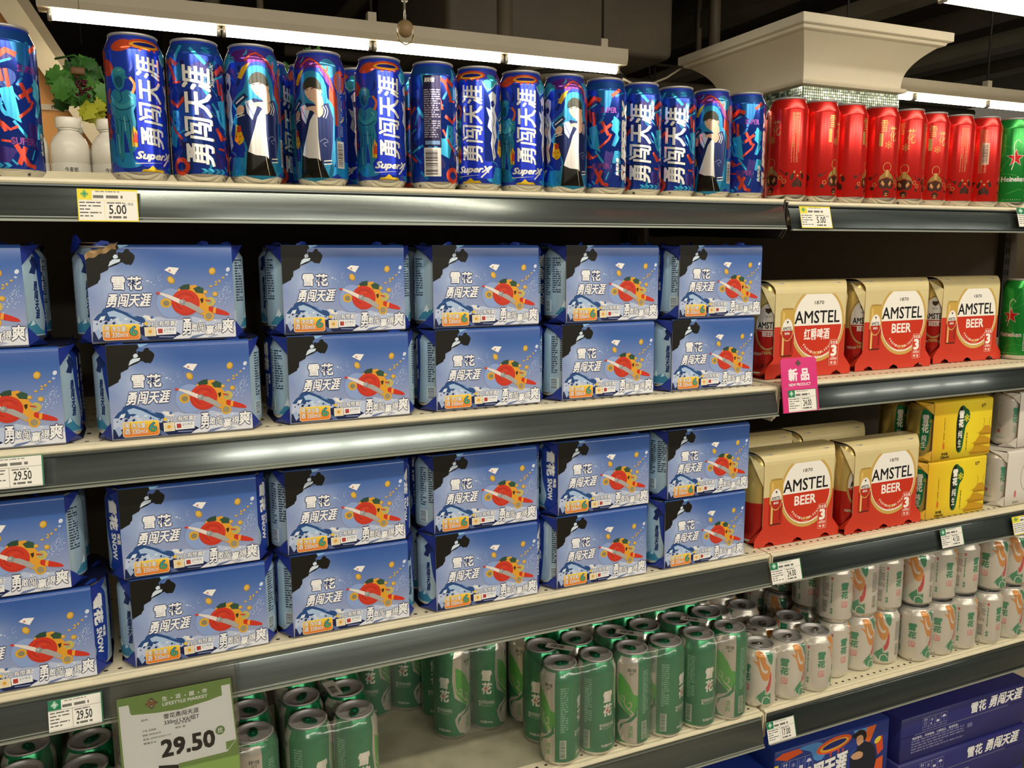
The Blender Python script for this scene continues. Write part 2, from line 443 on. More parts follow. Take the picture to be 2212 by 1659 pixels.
# ================================================================ beer can solids
def can_prof(H, neck, rt=.0262):
    return [(.0250, 0), (.0275, .0016), (.0322, .0078), (.033, .010), (.033, H-neck), (.0326, H-neck+.0022), (rt+.0012, H-.0058), (rt+.0002, H-.0035)]
P500, P330 = can_prof(.168, .0205), can_prof(.1155, .0165)
PP330 = can_prof(.1155, .0165)
SEG = 48
def can_body(name, prof, m, mtop=None, mbase=None):
    b = MB(); mats = [mbase or SILV, mbase or SILV, mbase or SILV]+[m]*(len(prof)-4)
    b.lathe(prof, SEG, m, mats=mats)
    b.lathe([(.0, .004), (.020, .004), (.0250, 0)], SEG, SILV)
    return b.mesh(name)
def can_lid(H, tabm, rt=.0262):
    b = MB(); z = H-.0035
    b.lathe([(rt+.0002, z), (rt+.0013, z+.0009), (rt+.0014, z+.0024), (rt+.0006, z+.0034), (rt-.0008, z+.0034), (rt-.0018, z+.0022), (rt-.0028, z-.0016), (rt-.0045, z-.0020), (.0008, z-.0014), (0, z-.0014)], SEG, SILVD)
    # scored mouth
    p = [(.0085*math.cos(t*math.pi/8), -.0095+.0075*math.sin(t*math.pi/8), z-.00105) for t in range(16)]
    b.add(p, [tuple(range(16))], SILVD)
    me = b.mesh('lid')
    t = MB(); pts = []
    for k in range(16):
        a = k*math.pi/8; pts.append((.0072*math.cos(a)*(1 if math.sin(a) < 0 else .86), .0035+.0115*math.sin(a)))
    t.prism(pts, 'z', z-.0006, z+.0010, tabm)
    t.prism([(.0032*math.cos(k*math.pi/5), .0095+.0026*math.sin(k*math.pi/5)) for k in range(10)], 'z', z+.0009, z+.00105, HOLE)
    t.lathe([(.0, z+.0018), (.0018, z+.0016), (.0022, z+.0009)], 10, tabm)
    return me, t.mesh('pull_tab')
TABG = mat('green_anodised_tab', '1F7A55', .3, .8)
TABS = SILV
LID500 = can_lid(.168, TABS); LID500G = can_lid(.168, TABG); LID330 = can_lid(.1155, TABS)

# ================================================================ label artwork: the blue six-can cartons
NV, WH = '1B2A63', 'F2F3F4'
def Z(X, Y):
    a = (X-215)/1625; top = 145+15*a; bot = 1285-70*a
    return (165*a-82.5, 118*(1-(Y-top)/(bot-top)))
PK = Art(); PK.T = Z
PK.lv = 1
PK.up().poly([(205, 640), (205, 138), (560, 141), (578, 180), (545, 215), (552, 250), (520, 262), (505, 300), (470, 330), (448, 380), (480, 388), (440, 410), (400, 450), (372, 462), (360, 470), (356, 530), (330, 560), (330, 575)], '15140F')
PK.up().poly([(562, 224), (600, 236), (622, 228), (640, 200), (660, 190), (682, 198), (690, 222), (715, 236), (742, 268), (738, 300), (718, 345), (694, 375), (668, 366), (640, 368), (600, 340), (575, 350), (545, 368), (500, 385), (455, 400), (440, 430), (395, 450), (450, 380), (470, 330), (500, 300), (560, 250)], '15140F')
PK.up().poly([(505, 275), (530, 252), (556, 262), (562, 290), (540, 300), (516, 304)], 'CFE0F2').poly([(470, 335), (500, 310), (585, 305), (575, 335), (510, 360), (450, 390)], 'CFE0F2')
PK.poly([(560, 141), (690, 142), (660, 160), (610, 175), (578, 182)], '8CC0EC')
# mountains
PK.lv = 2
PK.poly([(245, 985), (300, 930), (330, 915), (360, 870), (410, 845), (470, 850), (520, 870), (600, 905), (660, 925), (720, 955), (800, 950), (850, 948), (900, 970), (960, 960), (1040, 985), (1120, 985), (1180, 1000), (1260, 990), (1350, 960), (1450, 985), (1560, 990), (1700, 995), (1840, 1010), (1842, 1215), (222, 1284)], 'B9C6E2')
PK.up().poly([(245, 1000), (300, 935), (335, 915), (360, 872), (410, 848), (470, 852), (520, 872), (600, 908), (690, 950), (770, 960), (800, 985), (815, 1030), (780, 1060), (700, 1030), (600, 1000), (520, 960), (440, 1000), (330, 1010)], '284C86')
PK.up().poly([(400, 910), (470, 890), (560, 925), (690, 1000), (760, 1035), (700, 1045), (560, 1000), (480, 960), (420, 960)], 'A9C3E6').poly([(480, 985), (520, 975), (560, 1060), (520, 1070)], 'C8D8EE').poly([(330, 960), (380, 950), (360, 1000), (300, 1010)], 'DCE6F4')
PK.poly([(800, 945), (840, 950), (880, 975), (930, 1000), (870, 1010), (820, 990)], 'F0E9DF').poly([(600, 905), (660, 925), (720, 975), (660, 955)], '6C8FC4')
PK.up().poly([(222, 1284), (235, 1130), (300, 1160), (345, 1120), (420, 1060), (520, 1080), (700, 1050), (760, 1080), (800, 1060), (880, 1090), (960, 1150), (1100, 1110), (1200, 1160), (1140, 1190), (1062, 1248)], '16224F')
PK.up().poly([(250, 1130), (300, 1100), (330, 1180), (290, 1230)], '9FB2D6').poly([(740, 1160), (800, 1190), (860, 1245), (760, 1250)], '55689A')
PK.poly([(1062, 1248), (1140, 1190), (1230, 1150), (1500, 1110), (1842, 1070), (1843, 1215)], 'DFE2EC').up().poly([(1280, 1215), (1330, 1180), (1500, 1150), (1440, 1180), (1330, 1215)], '6E7EA8').poly([(1500, 1190), (1600, 1160), (1640, 1170), (1540, 1200)], 'AEB6CE')
rr = random.Random(9)
for i in range(26):
    x = rr.uniform(270, 1000); y = rr.uniform(930, 1075)+abs(x-430)*.03; l = rr.uniform(14, 46)
    PK.lv = 7; PK.poly([(x, y), (x+l*.6, y-l*.55), (x+l, y-l*.1), (x+l*.5, y+l*.4)], rr.choice(('DCE6F4', '16305F', 'A9C3E6', '3F6AA8', '1E3E74')))
for i in range(16):
    x = rr.uniform(1100, 1820); y = rr.uniform(1000, 1060); l = rr.uniform(14, 40); PK.poly([(x, y), (x+l*.6, y-l*.4), (x+l, y+l*.2)], rr.choice(('8E9CC0', 'F0E9E4', 'C8CEE0')))
for i in range(12):
    x = rr.uniform(260, 1000); y = rr.uniform(1215, 1240); l = rr.uniform(14, 50); PK.poly([(x, y), (x+l*.6, y-l*.3), (x+l, y+l*.1)], rr.choice(('2C3C74', '46568C', '0E1838')))
# wording
PK.lv = 9
PK.text('雪', 472, 502, 618, 655, WH, .03, out=NV, ow=.05).text('花', 640, 502, 800, 655, WH, .03, out=NV, ow=.05)
PK.lv = 11; PK.T = None; PK.flake(*Z(697, 577), 4.6, NV, .9); PK.T = Z
PK.lv = 9; PK.text('勇闯天涯', 392, 697, 902, 845, WH, .024, .35, out=NV, ow=.05)
PK.ring(822, 512, 16, 16, .35, 'B7C4E0')
PK.lv = 9
for body, x0, y0, x1, y1 in (('勇', 1215, 985, 1320, 1165), ('敢', 1320, 1035, 1398, 1125), ('闯', 1398, 1035, 1478, 1130), ('赢', 1480, 1060, 1590, 1162), ('得', 1588, 1040, 1678, 1130), ('爽', 1672, 982, 1822, 1140)):
    PK.text(body, x0, y0, x1, y1, WH, .02, .12, out='1A2450', ow=.05)
PK.text('码上有惊喜', 835, 1012, 1138, 1066, WH, .02, .1, out='1A2450', ow=.05)
# volume badge
PK.lv = 8; a = Z(335, 1048); b = Z(742, 1222)
PK.T = None; PK.rrect(a[0], b[1], b[0], a[1]-.6, 3, 'F3D9A8'); PK.up(); 
BADGE = mat('badge_print', 'F0A030', .42, grad=(2, .006, .024, [(0, 'E07A2C'), (.45, 'F2A52E'), (1, 'F4DD3E')]))
PK.rrect(a[0]+.7, b[1]+.7, b[0]-.7, a[1]-1.3, 2.5, BADGE); PK.T = Z; PK.up()
PK.text('啤\n酒', 352, 1062, 412, 1200, WH, .01, out='6A2A12', ow=.035).text('净含量:', 432, 1068, 600, 1128, WH, .01, out='6A2A12', ow=.035)
PK.text('330ml', 438, 1142, 575, 1196, WH, .01, out='6A2A12', ow=.035).text('X', 583, 1150, 612, 1192, WH, .01, out='6A2A12', ow=.03)
PK.rect(420, 1070, 424, 1196, '6A2A12'); PK.up()
SIX = mat('badge_digit', '3C9A8A', .4, grad=(2, .0085, .0215, [(0, '4FB04A'), (1, '2A86B8')]))
PK.text('6', 628, 1068, 712, 1176, SIX, .012, out='16224F', ow=.03)
# promo panel (its code left out) and coin
PK.lv = 8
PK.poly([(790, 1082), (915, 1078), (917, 1182), (792, 1188)], 'E9DDBE').poly([(922, 1084), (1143, 1080), (1145, 1160), (922, 1172)], 'EEF0F2')
PK.up().ell(852, 1132, 22, 22, 'DDA23A').ring(852, 1132, 40, 40, .5, 'DCC089').poly([(940, 1100), (992, 1098), (993, 1150), (941, 1154)], 'B04038')
PK.text('JJ斗地主', 1005, 1092, 1128, 1125, '7E8798', .01).text('www.jj.cn', 1015, 1134, 1110, 1150, '9AA2B0')
PK.poly([(790, 1030), (812, 1018), (835, 1030), (830, 1055), (800, 1060)], 'E8C23C').rect(950, 1186, 1120, 1197, '8C96B8')
# little plane, seen nose on, and flying coins
PK.lv = 5
PK.ell(1110, 810, 165, 170, '8DA4D6', n=28)
PK.up(1).poly([(1190, 655), (1240, 625), (1300, 612), (1400, 600), (1480, 690), (1530, 760), (1560, 830), (1600, 900), (1560, 945), (1450, 940), (1380, 900), (1250, 800)], 'E0A032', 0)
PK.up().ell(1050, 805, 62, 55, 'D9A838').poly([(1545, 845), (1640, 868), (1740, 905), (1775, 935), (1750, 947), (1650, 935), (1545, 905)], 'CC3524', 4).poly([(1590, 855), (1622, 862), (1610, 925), (1580, 918)], 'E8A43A')
PK.ell(1530, 955, 60, 55, 'DDA636').ell(1560, 790, 56, 52, 'C9B45C').poly([(1210, 630), (1260, 600), (1330, 590), (1330, 650), (1230, 665)], '2E4A3A').poly([(1370, 640), (1430, 615), (1490, 640), (1480, 700), (1400, 690)], '35543F')
PK.up().ell(1053, 808, 36, 32, '8C8468').ell(1530, 955, 40, 37, '9C9070').ell(1548, 790, 34, 34, 'A9AE7A').poly([(1500, 765), (1560, 775), (1565, 795), (1505, 785)], 'C84030')
PK.poly([(1440, 760), (1480, 750), (1476, 790), (1455, 812)], '3A2E1E')
RED = '#'
PK.up().ell(1272, 800, 162, 148, 'CC3A26', n=32)
PK.up().ring(1272, 790, 105, 92, 1.2, 'A82E20', n=24, a0=20, a1=250).ring(1285, 790, 60, 54, 1.0, 'D9573E', n=18, a0=60, a1=200).ring(1272, 800, 140, 128, .8, 'B43222', n=28, a0=180, a1=350)
PK.up().poly([(945, 690), (960, 678), (1000, 688), (1100, 715), (1205, 760), (1235, 800), (1200, 812), (1100, 760), (1000, 712), (955, 705)], 'E4DCD6').poly([(1245, 785), (1330, 800), (1420, 850), (1480, 905), (1440, 925), (1350, 880), (1240, 825)], 'A9A7A6')
PK.up().poly([(945, 690), (960, 678), (990, 686), (992, 708), (955, 705)], 'CC3A30').ell(1237, 797, 36, 34, '8E9496').ell(1228, 790, 18, 16, 'B4B9BA')
PK.lv = 5
for x, y, rx, ry, rt in ((1122, 545, 38, 46, 30), (1600, 447, 38, 42, -20), (1507, 682, 25, 22, 0), (1618, 706, 32, 28, 0), (1640, 570, 16, 10, -40), (1575, 618, 20, 10, 10), (1678, 560, 12, 16, 0), (1636, 600, 20, 9, 20), (1725, 522, 16, 10, 20)):
    PK.lv = 5; PK.ell(x, y, rx, ry, 'C8982E', rt, 14); PK.lv = 6; PK.ell(x-3, y-3, rx*.72, ry*.7, 'DDB650', rt, 12)
PK.lv = 6; PK.poly([(1055, 432), (1110, 398), (1222, 410), (1165, 488)], 'F0EEEC').up().text('A', 1100, 425, 1130, 450, 'B03A38', .03)
PK.lv = 4
PK.ell(1785, 430, 22, 26, 'D5DDF0', -30, 12).ell(1768, 488, 16, 12, 'B4C2E6').ell(862, 555, 18, 9, 'C9D5EE').ell(900, 570, 12, 8, 'B4C4E8').ell(930, 600, 12, 7, '9FB4E0')
rr = random.Random(4)
for i in range(34):
    t = rr.random(); x = 1640+140*t+rr.uniform(-50, 50); y = 830-200*t+rr.uniform(-60, 60); PK.ell(x, y, 5, 5, 'DCE6F6', n=6)
for i in range(14): PK.ell(rr.uniform(980, 1120), rr.uniform(480, 620), 4, 4, 'C9D6F0', n=6)
PK.line([(1640, 840), (1700, 760), (1790, 640)], .35, 'AEBEE4').line([(1620, 720), (1700, 660), (1810, 575)], .35, 'AEBEE4')
PKBLUE = mat('carton_sky_print', '6C8FD0', .3, coat=.25, grad=(2, 0, .118, [(0, 'AEB5CE'), (.3, '909EC8'), (.55, '7088C0'), (.8, '4169B2'), (1, '2B53A0')]), spec=.5, bump=.0012, nscale=22)
# printed dawn glow behind the climber's rock: part of the picture on the board
_nt = PKBLUE.node_tree; _b = _nt.nodes['Principled BSDF']; _src = _b.inputs['Base Color'].links[0].from_socket
_tcc = _nt.nodes.new('ShaderNodeTexCoord'); _mp = _nt.nodes.new('ShaderNodeMapping'); _mp.inputs['Location'].default_value = (.052, 0, -.074); _mp.vector_type = 'POINT'
_nt.links.new(_tcc.outputs['Object'], _mp.inputs[0]); _g = _nt.nodes.new('ShaderNodeTexGradient'); _g.gradient_type = 'QUADRATIC_SPHERE'
_mp.inputs['Scale'].default_value = (14, 1, 17); _mp.inputs['Location'].default_value = (.052*14, 0, -.072*17)
_nt.links.new(_mp.outputs[0], _g.inputs[0]); _n = _nt.nodes.new('ShaderNodeTexNoise'); _n.inputs['Scale'].default_value = 28; _nt.links.new(_tcc.outputs['Object'], _n.inputs[0])
_mu = _nt.nodes.new('ShaderNodeMath'); _mu.operation = 'MULTIPLY'; _nt.links.new(_g.outputs[1], _mu.inputs[0]); _nt.links.new(_n.outputs[0], _mu.inputs[1])
_m2 = _nt.nodes.new('ShaderNodeMath'); _m2.operation = 'MULTIPLY'; _m2.inputs[1].default_value = 1.9; _m2.use_clamp = True; _nt.links.new(_mu.outputs[0], _m2.inputs[0])
_mx = _nt.nodes.new('ShaderNodeMix'); _mx.data_type = 'RGBA'; _nt.links.new(_m2.outputs[0], _mx.inputs[0]); _nt.links.new(_src, _mx.inputs[6]); _mx.inputs[7].default_value = (*lin('B4C6EA'), 1)
_nt.links.new(_mx.outputs[2], _b.inputs['Base Color'])
NAVY = mat('carton_navy_print', '1A2E86', .4, noise=.1, nscale=25, coat=.1)
NAVYD = mat('carton_dark_navy', '10163A', .42, noise=.1, nscale=25)
BOARD = mat('bare_cardboard_edge', 'A98A62', .8)

def carton(W, D, H, ext, front, side, top, name='wrap', r=.005, gz=.024, cut=None):
    """wrap-round carton: front panel W wide, top and bottom reach out by ext over the end cans, folded corner gussets"""
    m = MB(); w = W/2
    arc = [(r-r*math.cos(t*math.pi/8), H-r+r*math.sin(t*math.pi/8)) for t in range(5)]
    prof = [(0, .003)]+[(0, .03), (0, H*.5), (0, H-.02)]+arc
    v = []
    for y, z in prof: v += [(-w, y, z), (w, y, z)]
    m.add(v, [(2*i, 2*i+1, 2*i+3, 2*i+2) for i in range(len(prof)-1)], front, True)
    e = min(.033, D/2)
    tp = [(-w, r), (w, r), (w+ext, e), (w+ext, D-e+.0001), (w, D), (-w, D), (-w-ext, D-e+.0001), (-w-ext, e)]
    m.add([(x, y, H) for x, y in tp], [tuple(range(8))], top)
    m.add([(x, y, 0.0005) for x, y in tp], [tuple(range(8))[::-1]], top)
    m.add([(-w, D, 0), (w, D, 0), (w, D, H), (-w, D, H)], [(0, 1, 2, 3)], top)
    m.add([(-w, 0, .003), (w, 0, .003), (w, r, .0005), (-w, r, .0005)], [(0, 1, 2, 3)], front)
    for s in (-1, 1):
        for yy, ye, d in ((0, e, 1), (D, D-e, -1)):
            A = (s*w, yy+d*.001, H-.002); B = (s*(w+ext), ye, H); C_ = (s*w, yy+d*.0006, H-gz); Mi = (s*(w+ext*.62), yy+d*e*.34, H-gz*.36)
            m.add([A, B, C_, Mi], [(0, 1, 3), (1, 2, 3), (2, 0, 3)], side, False)
            A = (s*w, yy+d*.001, .002); B = (s*(w+ext), ye, .0005); C_ = (s*w, yy+d*.0006, gz); Mi = (s*(w+ext*.66), yy+d*e*.34, gz*.36)
            m.add([A, B, C_, Mi], [(0, 1, 3), (1, 2, 3), (2, 0, 3)], side, False)
            # board edge along the panel side
            m.add([(s*w, yy, gz*.7), (s*w, yy+d*.0012, gz*.7), (s*w, yy+d*.0012, H-gz*.7), (s*w, yy, H-gz*.7)], [(0, 1, 2, 3)], BOARD)
    me = m.mesh(name)
    return me
PKW = carton(.165, .132, .1188, .0165, PKBLUE, NAVY, NAVYD)
CLIP = [((.0824, 0, 0), (1, 0, 0)), ((-.0824, 0, 0), (-1, 0, 0)), ((0, 0, .1182), (0, 0, 1)), ((0, 0, .0032), (0, 0, -1))]
PKA = PK.flat('printed_artwork', clip=CLIP)
PT = Art(); PT.lv = 1                      # printed top panel: same hills in dark
PT.poly([(-60, 12), (-30, 16), (0, 12), (-20, 22), (-50, 24)], '22304A').poly([(20, 20), (45, 30), (70, 22), (60, 34), (35, 38)], '3A4646').poly([(5, 40), (22, 46), (40, 42), (30, 52)], '55583E')
PTM = PT.flat('top_artwork', Matrix.Translation((0, 0, .1188)) @ Matrix.Rotation(-math.pi/2, 4, 'X'))

# the 330 ml can inside these cartons
ICE = mat('ice_blue_can_ink', 'A9C6DC', .28, .35)
def motif330(A, u):
    A.lv = 1
    A.poly([(u-26, 12), (u-18, 20), (u-10, 34), (u-4, 24), (u+2, 30), (u+12, 18), (u+24, 12)], '3E86A8').up().poly([(u-16, 22), (u-10, 34), (u-6, 26), (u-9, 22), (u-12, 24)], 'D3E4EC').poly([(u-2, 22), (u+2, 30), (u+5, 24)], 'C3DAE6')
    A.lv = 1; A.poly([(u+20, 12), (u+40, 12), (u+44, 112), (u+14, 112), (u+16, 60), (u+24, 30)], '1C3C9C', 4)
    A.lv = 3; A.text('雪花', u+24, 62, u+38, 102, WH, .06, rot=-90).text('SNOW', u+26, 24, u+34, 58, WH, .03, rot=-90).text('啤酒', u+35, 44, u+40, 58, WH, .03, rot=-90)
    A.text('勇\n闯\n天\n涯', u+6, 30, u+13, 74, '1F2F6B', .04, .2)
    A.poly([(u+2, 84), (u+6, 92), (u+4, 98), (u+10, 104), (u+14, 98), (u+18, 92), (u+12, 88), (u+10, 82)], '1C2C66')
    A.lines(u-30, 44, u-16, 98, 16, '3A4660', int(u)+3).lines(u-44, 40, u-34, 98, 17, '3A4660', int(u)+9)
    A.lv = 1; A.barcode(u-46, 16, u-32, 34, 'CFE0E8', '2A3350', 5, True)
A = Art('satin'); motif330(A, -52); motif330(A, 52)
C330A = A.wrap('can_artwork', PP330); C330B = can_body('can', PP330, ICE)

ORDN = ['leftmost', 'second from the left', 'third from the left', 'fourth from the left', 'fifth from the left', 'rightmost']
def six_pack(name, wrap, art, extra, body, bart, lid, rots, D=.132):
    root = empty(name)
    obj('wrap', wrap, root)
    a = obj('front_artwork', art, root)
    for nm, me in extra: obj(nm, me, root)
    xs = (-.066, .066); ys = (.0345, .0985) if D > .1 else (.034,)
    k = 0
    for y in ys:
        for x in xs:
            c = obj('can', body, root, (x, y, .0022 if D > .1 else .002), rots[k]); k += 1
            obj('can_artwork', bart, c)
            if lid: obj('lid', lid, c)
    return root
def place_pack(proto, used, x, y, z, rz, label, cat, group, rots=None):
    o = proto if not used[0] else copy_tree(proto); used[0] = True
    o.location = (x, y, z); o.rotation_euler[2] = rz
    tag(o, label, cat, group)
    if rots:
        for c, r in zip([c for c in kids(o) if c.name.startswith('can')], rots): c.rotation_euler[2] = r
    return o
blue = six_pack('beer_carton', PKW, PKA, [('top_artwork', PTM)], C330B, C330A, LID330[0], (0, 0, 0, 0)); ub = [False]
rr = random.Random(11)
HP = .1192
rows = {('second', 'bottom'): (SH[2][0], [(-.1185, .012), (.0970, .004), (.3115, .014), (.5187, .02), (.7224, .022), (.9244, .024)]),
        ('second', 'top'): (SH[2][0]+HP, [(-.148, .012), (.083, .010), (.3106, .022), (.5174, .022), (.7285, .022), (.934, .022)]),
        ('third', 'bottom'): (SH[3][0], [(-.106, .010), (.1033, .010), (.3027, .0115), (.5098, .0115), (.7092, .0125), (.9111, .014)]),
        ('third', 'top'): (SH[3][0]+HP, [(-.126, .010), (.0977, .010), (.3000, .0115), (.5088, .0115), (.7112, .0125), (.9145, .014)])}
TORN = None
SIDE = {'second bottom': (.3, 0, 0), }
for (sh, lay), (z, ps) in rows.items():
    for i, (x, y) in enumerate(ps):
        rots = [rr.choice((0, .6, 1.6, 2.4, 3.6, 4.4, 5.2))+rr.uniform(-.2, .2) for _ in range(4)]
        lab = 'blue six-can beer carton, %s in the %s layer, %s shelf' % (ORDN[i], lay, sh)
        o = place_pack(blue, ub, x+.0825, y, z+.0002, rr.uniform(-.006, .006), lab, 'beer carton', 'blue six-can cartons on the second and third shelves', rots)
        if (sh, lay, i) == ('second', 'top', 1): TORN = o; o['label'] = 'blue six-can beer carton torn open at its upper left corner, on the second shelf'
        if i == 0 and sh == 'second': o.location.x -= 0
# cartons standing behind the front ones fill the depth of the shelves
# torn carton: the corner of the wrap ripped away and curled
TW = PKW.copy(); bm = bmesh.new(); bm.from_mesh(TW)
cut = [((-.062, 0, .1188), Vector((-.62, 0, .78)).normalized())]
fr = [f for f in bm.faces if f.calc_center_median().y < .03]
bmesh.ops.bisect_plane(bm, geom=bm.verts[:]+bm.edges[:]+bm.faces[:], plane_co=(-.048, 0, .1188), plane_no=(-.30, -.6, .75), clear_outer=True)
bm.to_mesh(TW); bm.free()
TA = PK.flat('torn_artwork', clip=CLIP+[((-.048, 0, .1188), (-.30, -.6, .75))])
for c in kids(TORN):
    if c.name.startswith('wrap'): c.data = TW
    if c.name.startswith('front_artwork'): c.data = TA
m = MB(); rg = []
n = 12
for i in range(n+1):
    t = i/n; x = -.0825+.034*t; z = .1045+.0135*t+.0012*math.sin(t*17)
    rg += [(x, -.0008, z-.004), (x-.001, -.002-.002*math.sin(t*9)**2, z+.001+.002*math.sin(t*11)), (x+.002, .004, z+.003+.003*math.sin(t*7))]
m.add(rg, [(3*i+j, 3*i+3+j, 3*i+4+j, 3*i+1+j) for i in range(n) for j in range(2)], BOARD)
m.add([(-.0985, .02, .108), (-.0965, .004, .116), (-.094, .003, .128), (-.091, .014, .131), (-.086, .010, .123), (-.090, .002, .112)], [(0, 1, 2, 3), (0, 3, 4, 5)], NAVY)
m.add([(-.088, .012, .121), (-.060, .010, .1215), (-.048, .012, .119), (-.085, .03, .1195)], [(0, 1, 2, 3)], BOARD)
m.obj('torn_flap', TORN)
# ================================================================ half-litre and 330 ml can labels
def U5(cx, w, z0, top, H=168):
    """maps pixels of a close-up to mm round a can seen square on"""
    k = 66/w
    return lambda X, Y: (33*math.asin(max(-1, min(1, (X-cx)*k/33))), (z0-Y)/(z0-top)*H)
HAND = 'F1EFEA'
# ---- label with hoop, statue, white dancer and person in varsity jacket
A = Art('foil'); BLU = '1D36C8'
A.lv = 1
A.rect(-103.6, 9, 103.6, 150, '2442B8'); A.rect(-103.6, 150, 103.6, 161, '3B3FA8')
r_ = random.Random(3)
A.up()
for x, z, rx, ry, c, rt in ((-70, 140, 16, 10, 'C9472C', 20), (-30, 152, 13, 7, 'D0502E', 10), (34, 150, 12, 5, '2F9BB0', -20), (58, 152, 22, 8, '57237A', 0), (-52, 128, 12, 9, 'C94A2A', -30), (95, 145, 12, 12, '3A86B4', 0), (-95, 130, 10, 14, 'D05A30', 0), (-100, 40, 8, 22, '2E7FB8', 0), (102, 100, 6, 26, 'B8402A', 8), (-66, 96, 6, 12, 'D2A322', 15), (-63, 70, 8, 10, 'C8402A', 0), (-58, 38, 12, 20, '1E7FB4', 20), (-30, 22, 18, 9, '2A8CC0', 0), (40, 20, 22, 12, '2A8FC4', 0), (75, 18, 30, 10, '1E82BE', 0), (-85, 20, 22, 11, '1F86C0', 0)):
    A.ell(x, z, rx, ry, c, rt, 18)
A.up()
for i in range(46):
    x = r_.uniform(-100, 100); z = r_.uniform(12, 158)
    if -20 < x < 18: continue
    a = r_.uniform(0, 3.14); l = r_.uniform(6, 16)
    A.line([(x-l/2*math.cos(a), z-l/2*math.sin(a)), (x+2*math.sin(a), z-2*math.cos(a)), (x+l/2*math.cos(a), z+l/2*math.sin(a))], r_.uniform(1.2, 3.4), r_.choice(('1A2C7C', '2FA0C4', 'D8502C', '1A2C7C', '3C7CC8', 'C83E2A', 'E0B428')), 3, 'both')
# statue figure in teal at left of the wording
A.lv = 4
T1, T2, T3, T4 = '2E86A0', '1F5A78', '16406A', '7CBCC4'
A.poly([(-43, 112), (-44, 121), (-39, 127), (-31, 127), (-26, 122), (-26, 117), (-22, 115), (-27, 114), (-29, 106), (-34, 101), (-39, 104)], T1, 2)
A.poly([(-40, 103), (-48, 98), (-50, 86), (-46, 72), (-44, 58), (-45, 40), (-42, 26), (-34, 24), (-33, 44), (-32, 56), (-29, 44), (-26, 26), (-18, 26), (-20, 46), (-18, 66), (-20, 78), (-15, 88), (-17, 97), (-26, 102), (-33, 99)], T1, 2)
A.up().poly([(-40, 113), (-37, 117), (-31, 116), (-30, 108), (-34, 104), (-38, 107)], T2, 2).poly([(-44, 121), (-39, 127), (-31, 127), (-26, 122), (-34, 119)], '3C9AAA', 2)
A.line([(-46, 92), (-38, 84), (-28, 84), (-20, 90)], 4.6, '3C9AAA', 3).line([(-45, 86), (-37, 80), (-27, 80), (-19, 85)], 1, T3, 3).line([(-34, 100), (-32, 92), (-36, 88)], 1, T3, 3)
for q in (((-44, 76), (-40, 60), (-42, 40)), ((-36, 74), (-35, 58), (-37, 36)), ((-28, 76), (-25, 60), (-25, 38)), ((-22, 72), (-22, 52), (-21, 34)), ((-41, 70), (-30, 66), (-22, 68))): A.line(list(q), 1.0, T3, 3, 'both')
for q in (((-47, 96), (-43, 90)), ((-31, 72), (-30, 56)), ((-40, 52), (-39, 30)), ((-24, 96), (-20, 92)), ((-36, 124), (-31, 124))): A.line(list(q), 1.3, T4)
A.line([(-48, 104), (-52, 96), (-50, 88)], 3, 'C84A2C', 3).line([(-22, 116), (-17, 108), (-20, 98)], 3, 'D86A30', 3).line([(-52, 76), (-56, 64), (-50, 54)], 3.4, 'C8402A', 3).ell(-55, 52, 4, 5, 'C8402A', 0, 12).up().ell(-55, 52, 2.2, 3, '5A1A50', 0, 10).up(-1)
A.poly([(-22, 62), (-17, 54), (-13, 40), (-8, 36), (-24, 38), (-24, 50)], 'E4B822').up().poly([(-20, 56), (-16, 48), (-14, 41), (-23, 43)], 'D8502A')
# hoop on the shoulder
A.lv = 4; A.ell(-2, 154.5, 22, 6.2, 'C84A22', 0, 26).up().ell(-2, 153.6, 18.5, 4.3, 'E8A232', 0, 24).up().ell(-1, 154.2, 15, 2.4, '1C2374', 0, 22)
A.lv = 4
for x in (-9, 1, 8): A.poly([(x-1, 149), (x+2, 149), (x+.5, 143), (x-1, 144)], 'C84A22')
A.poly([(14, 144), (22, 150), (30, 146), (38, 149), (32, 138), (22, 132), (18, 138)], '3FA4B8').line([(14, 146), (22, 136), (30, 138), (38, 146)], 1, 'C8E4E8', 3)
# navy plate and words
A.lv = 6; A.poly([(-15, 146), (14, 147), (17, 140), (17, 40), (30, 38), (34, 30), (30, 16), (-12, 15), (-22, 22), (-24, 30), (-18, 38)], BLU)
A.lv = 7; A.text('勇闯天涯', -15, 37, 15, 142, HAND, .016, .12, rot=90, out='14205E', ow=.02)
A.text('SuperX', -21, 21, 27, 33, HAND, .035, .35, out='14205E', ow=.03)
A.line([(-22, 18.5), (10, 20.5)], 1.1, HAND, 0, True).line([(12, 17), (29, 33)], 2, HAND)
A.poly([(-16, 9.5), (-14, 12), (-8, 12.5), (-3, 17), (2, 12.5), (10, 12.5), (13, 9.5)], 'E6C02A')
# white dancer
A.lv = 7
A.poly([(24, 128), (30, 134), (37, 130), (37, 120), (34, 110), (38, 100), (36, 88), (38, 74), (33, 60), (36, 46), (31, 40), (29, 52), (27, 64), (29, 78), (22, 86), (25, 98), (20, 112), (27, 108), (27, 118)], 'E7E9F2')
A.up().poly([(27, 120), (32, 122), (34, 116), (31, 112), (28, 114)], '22307C').line([(30, 106), (33, 94), (30, 84), (34, 70)], 1, '22307C', 3).line([(25, 100), (29, 92), (27, 84)], .9, '22307C', 3).line([(32, 64), (31, 54), (34, 48)], .8, '22307C', 3)
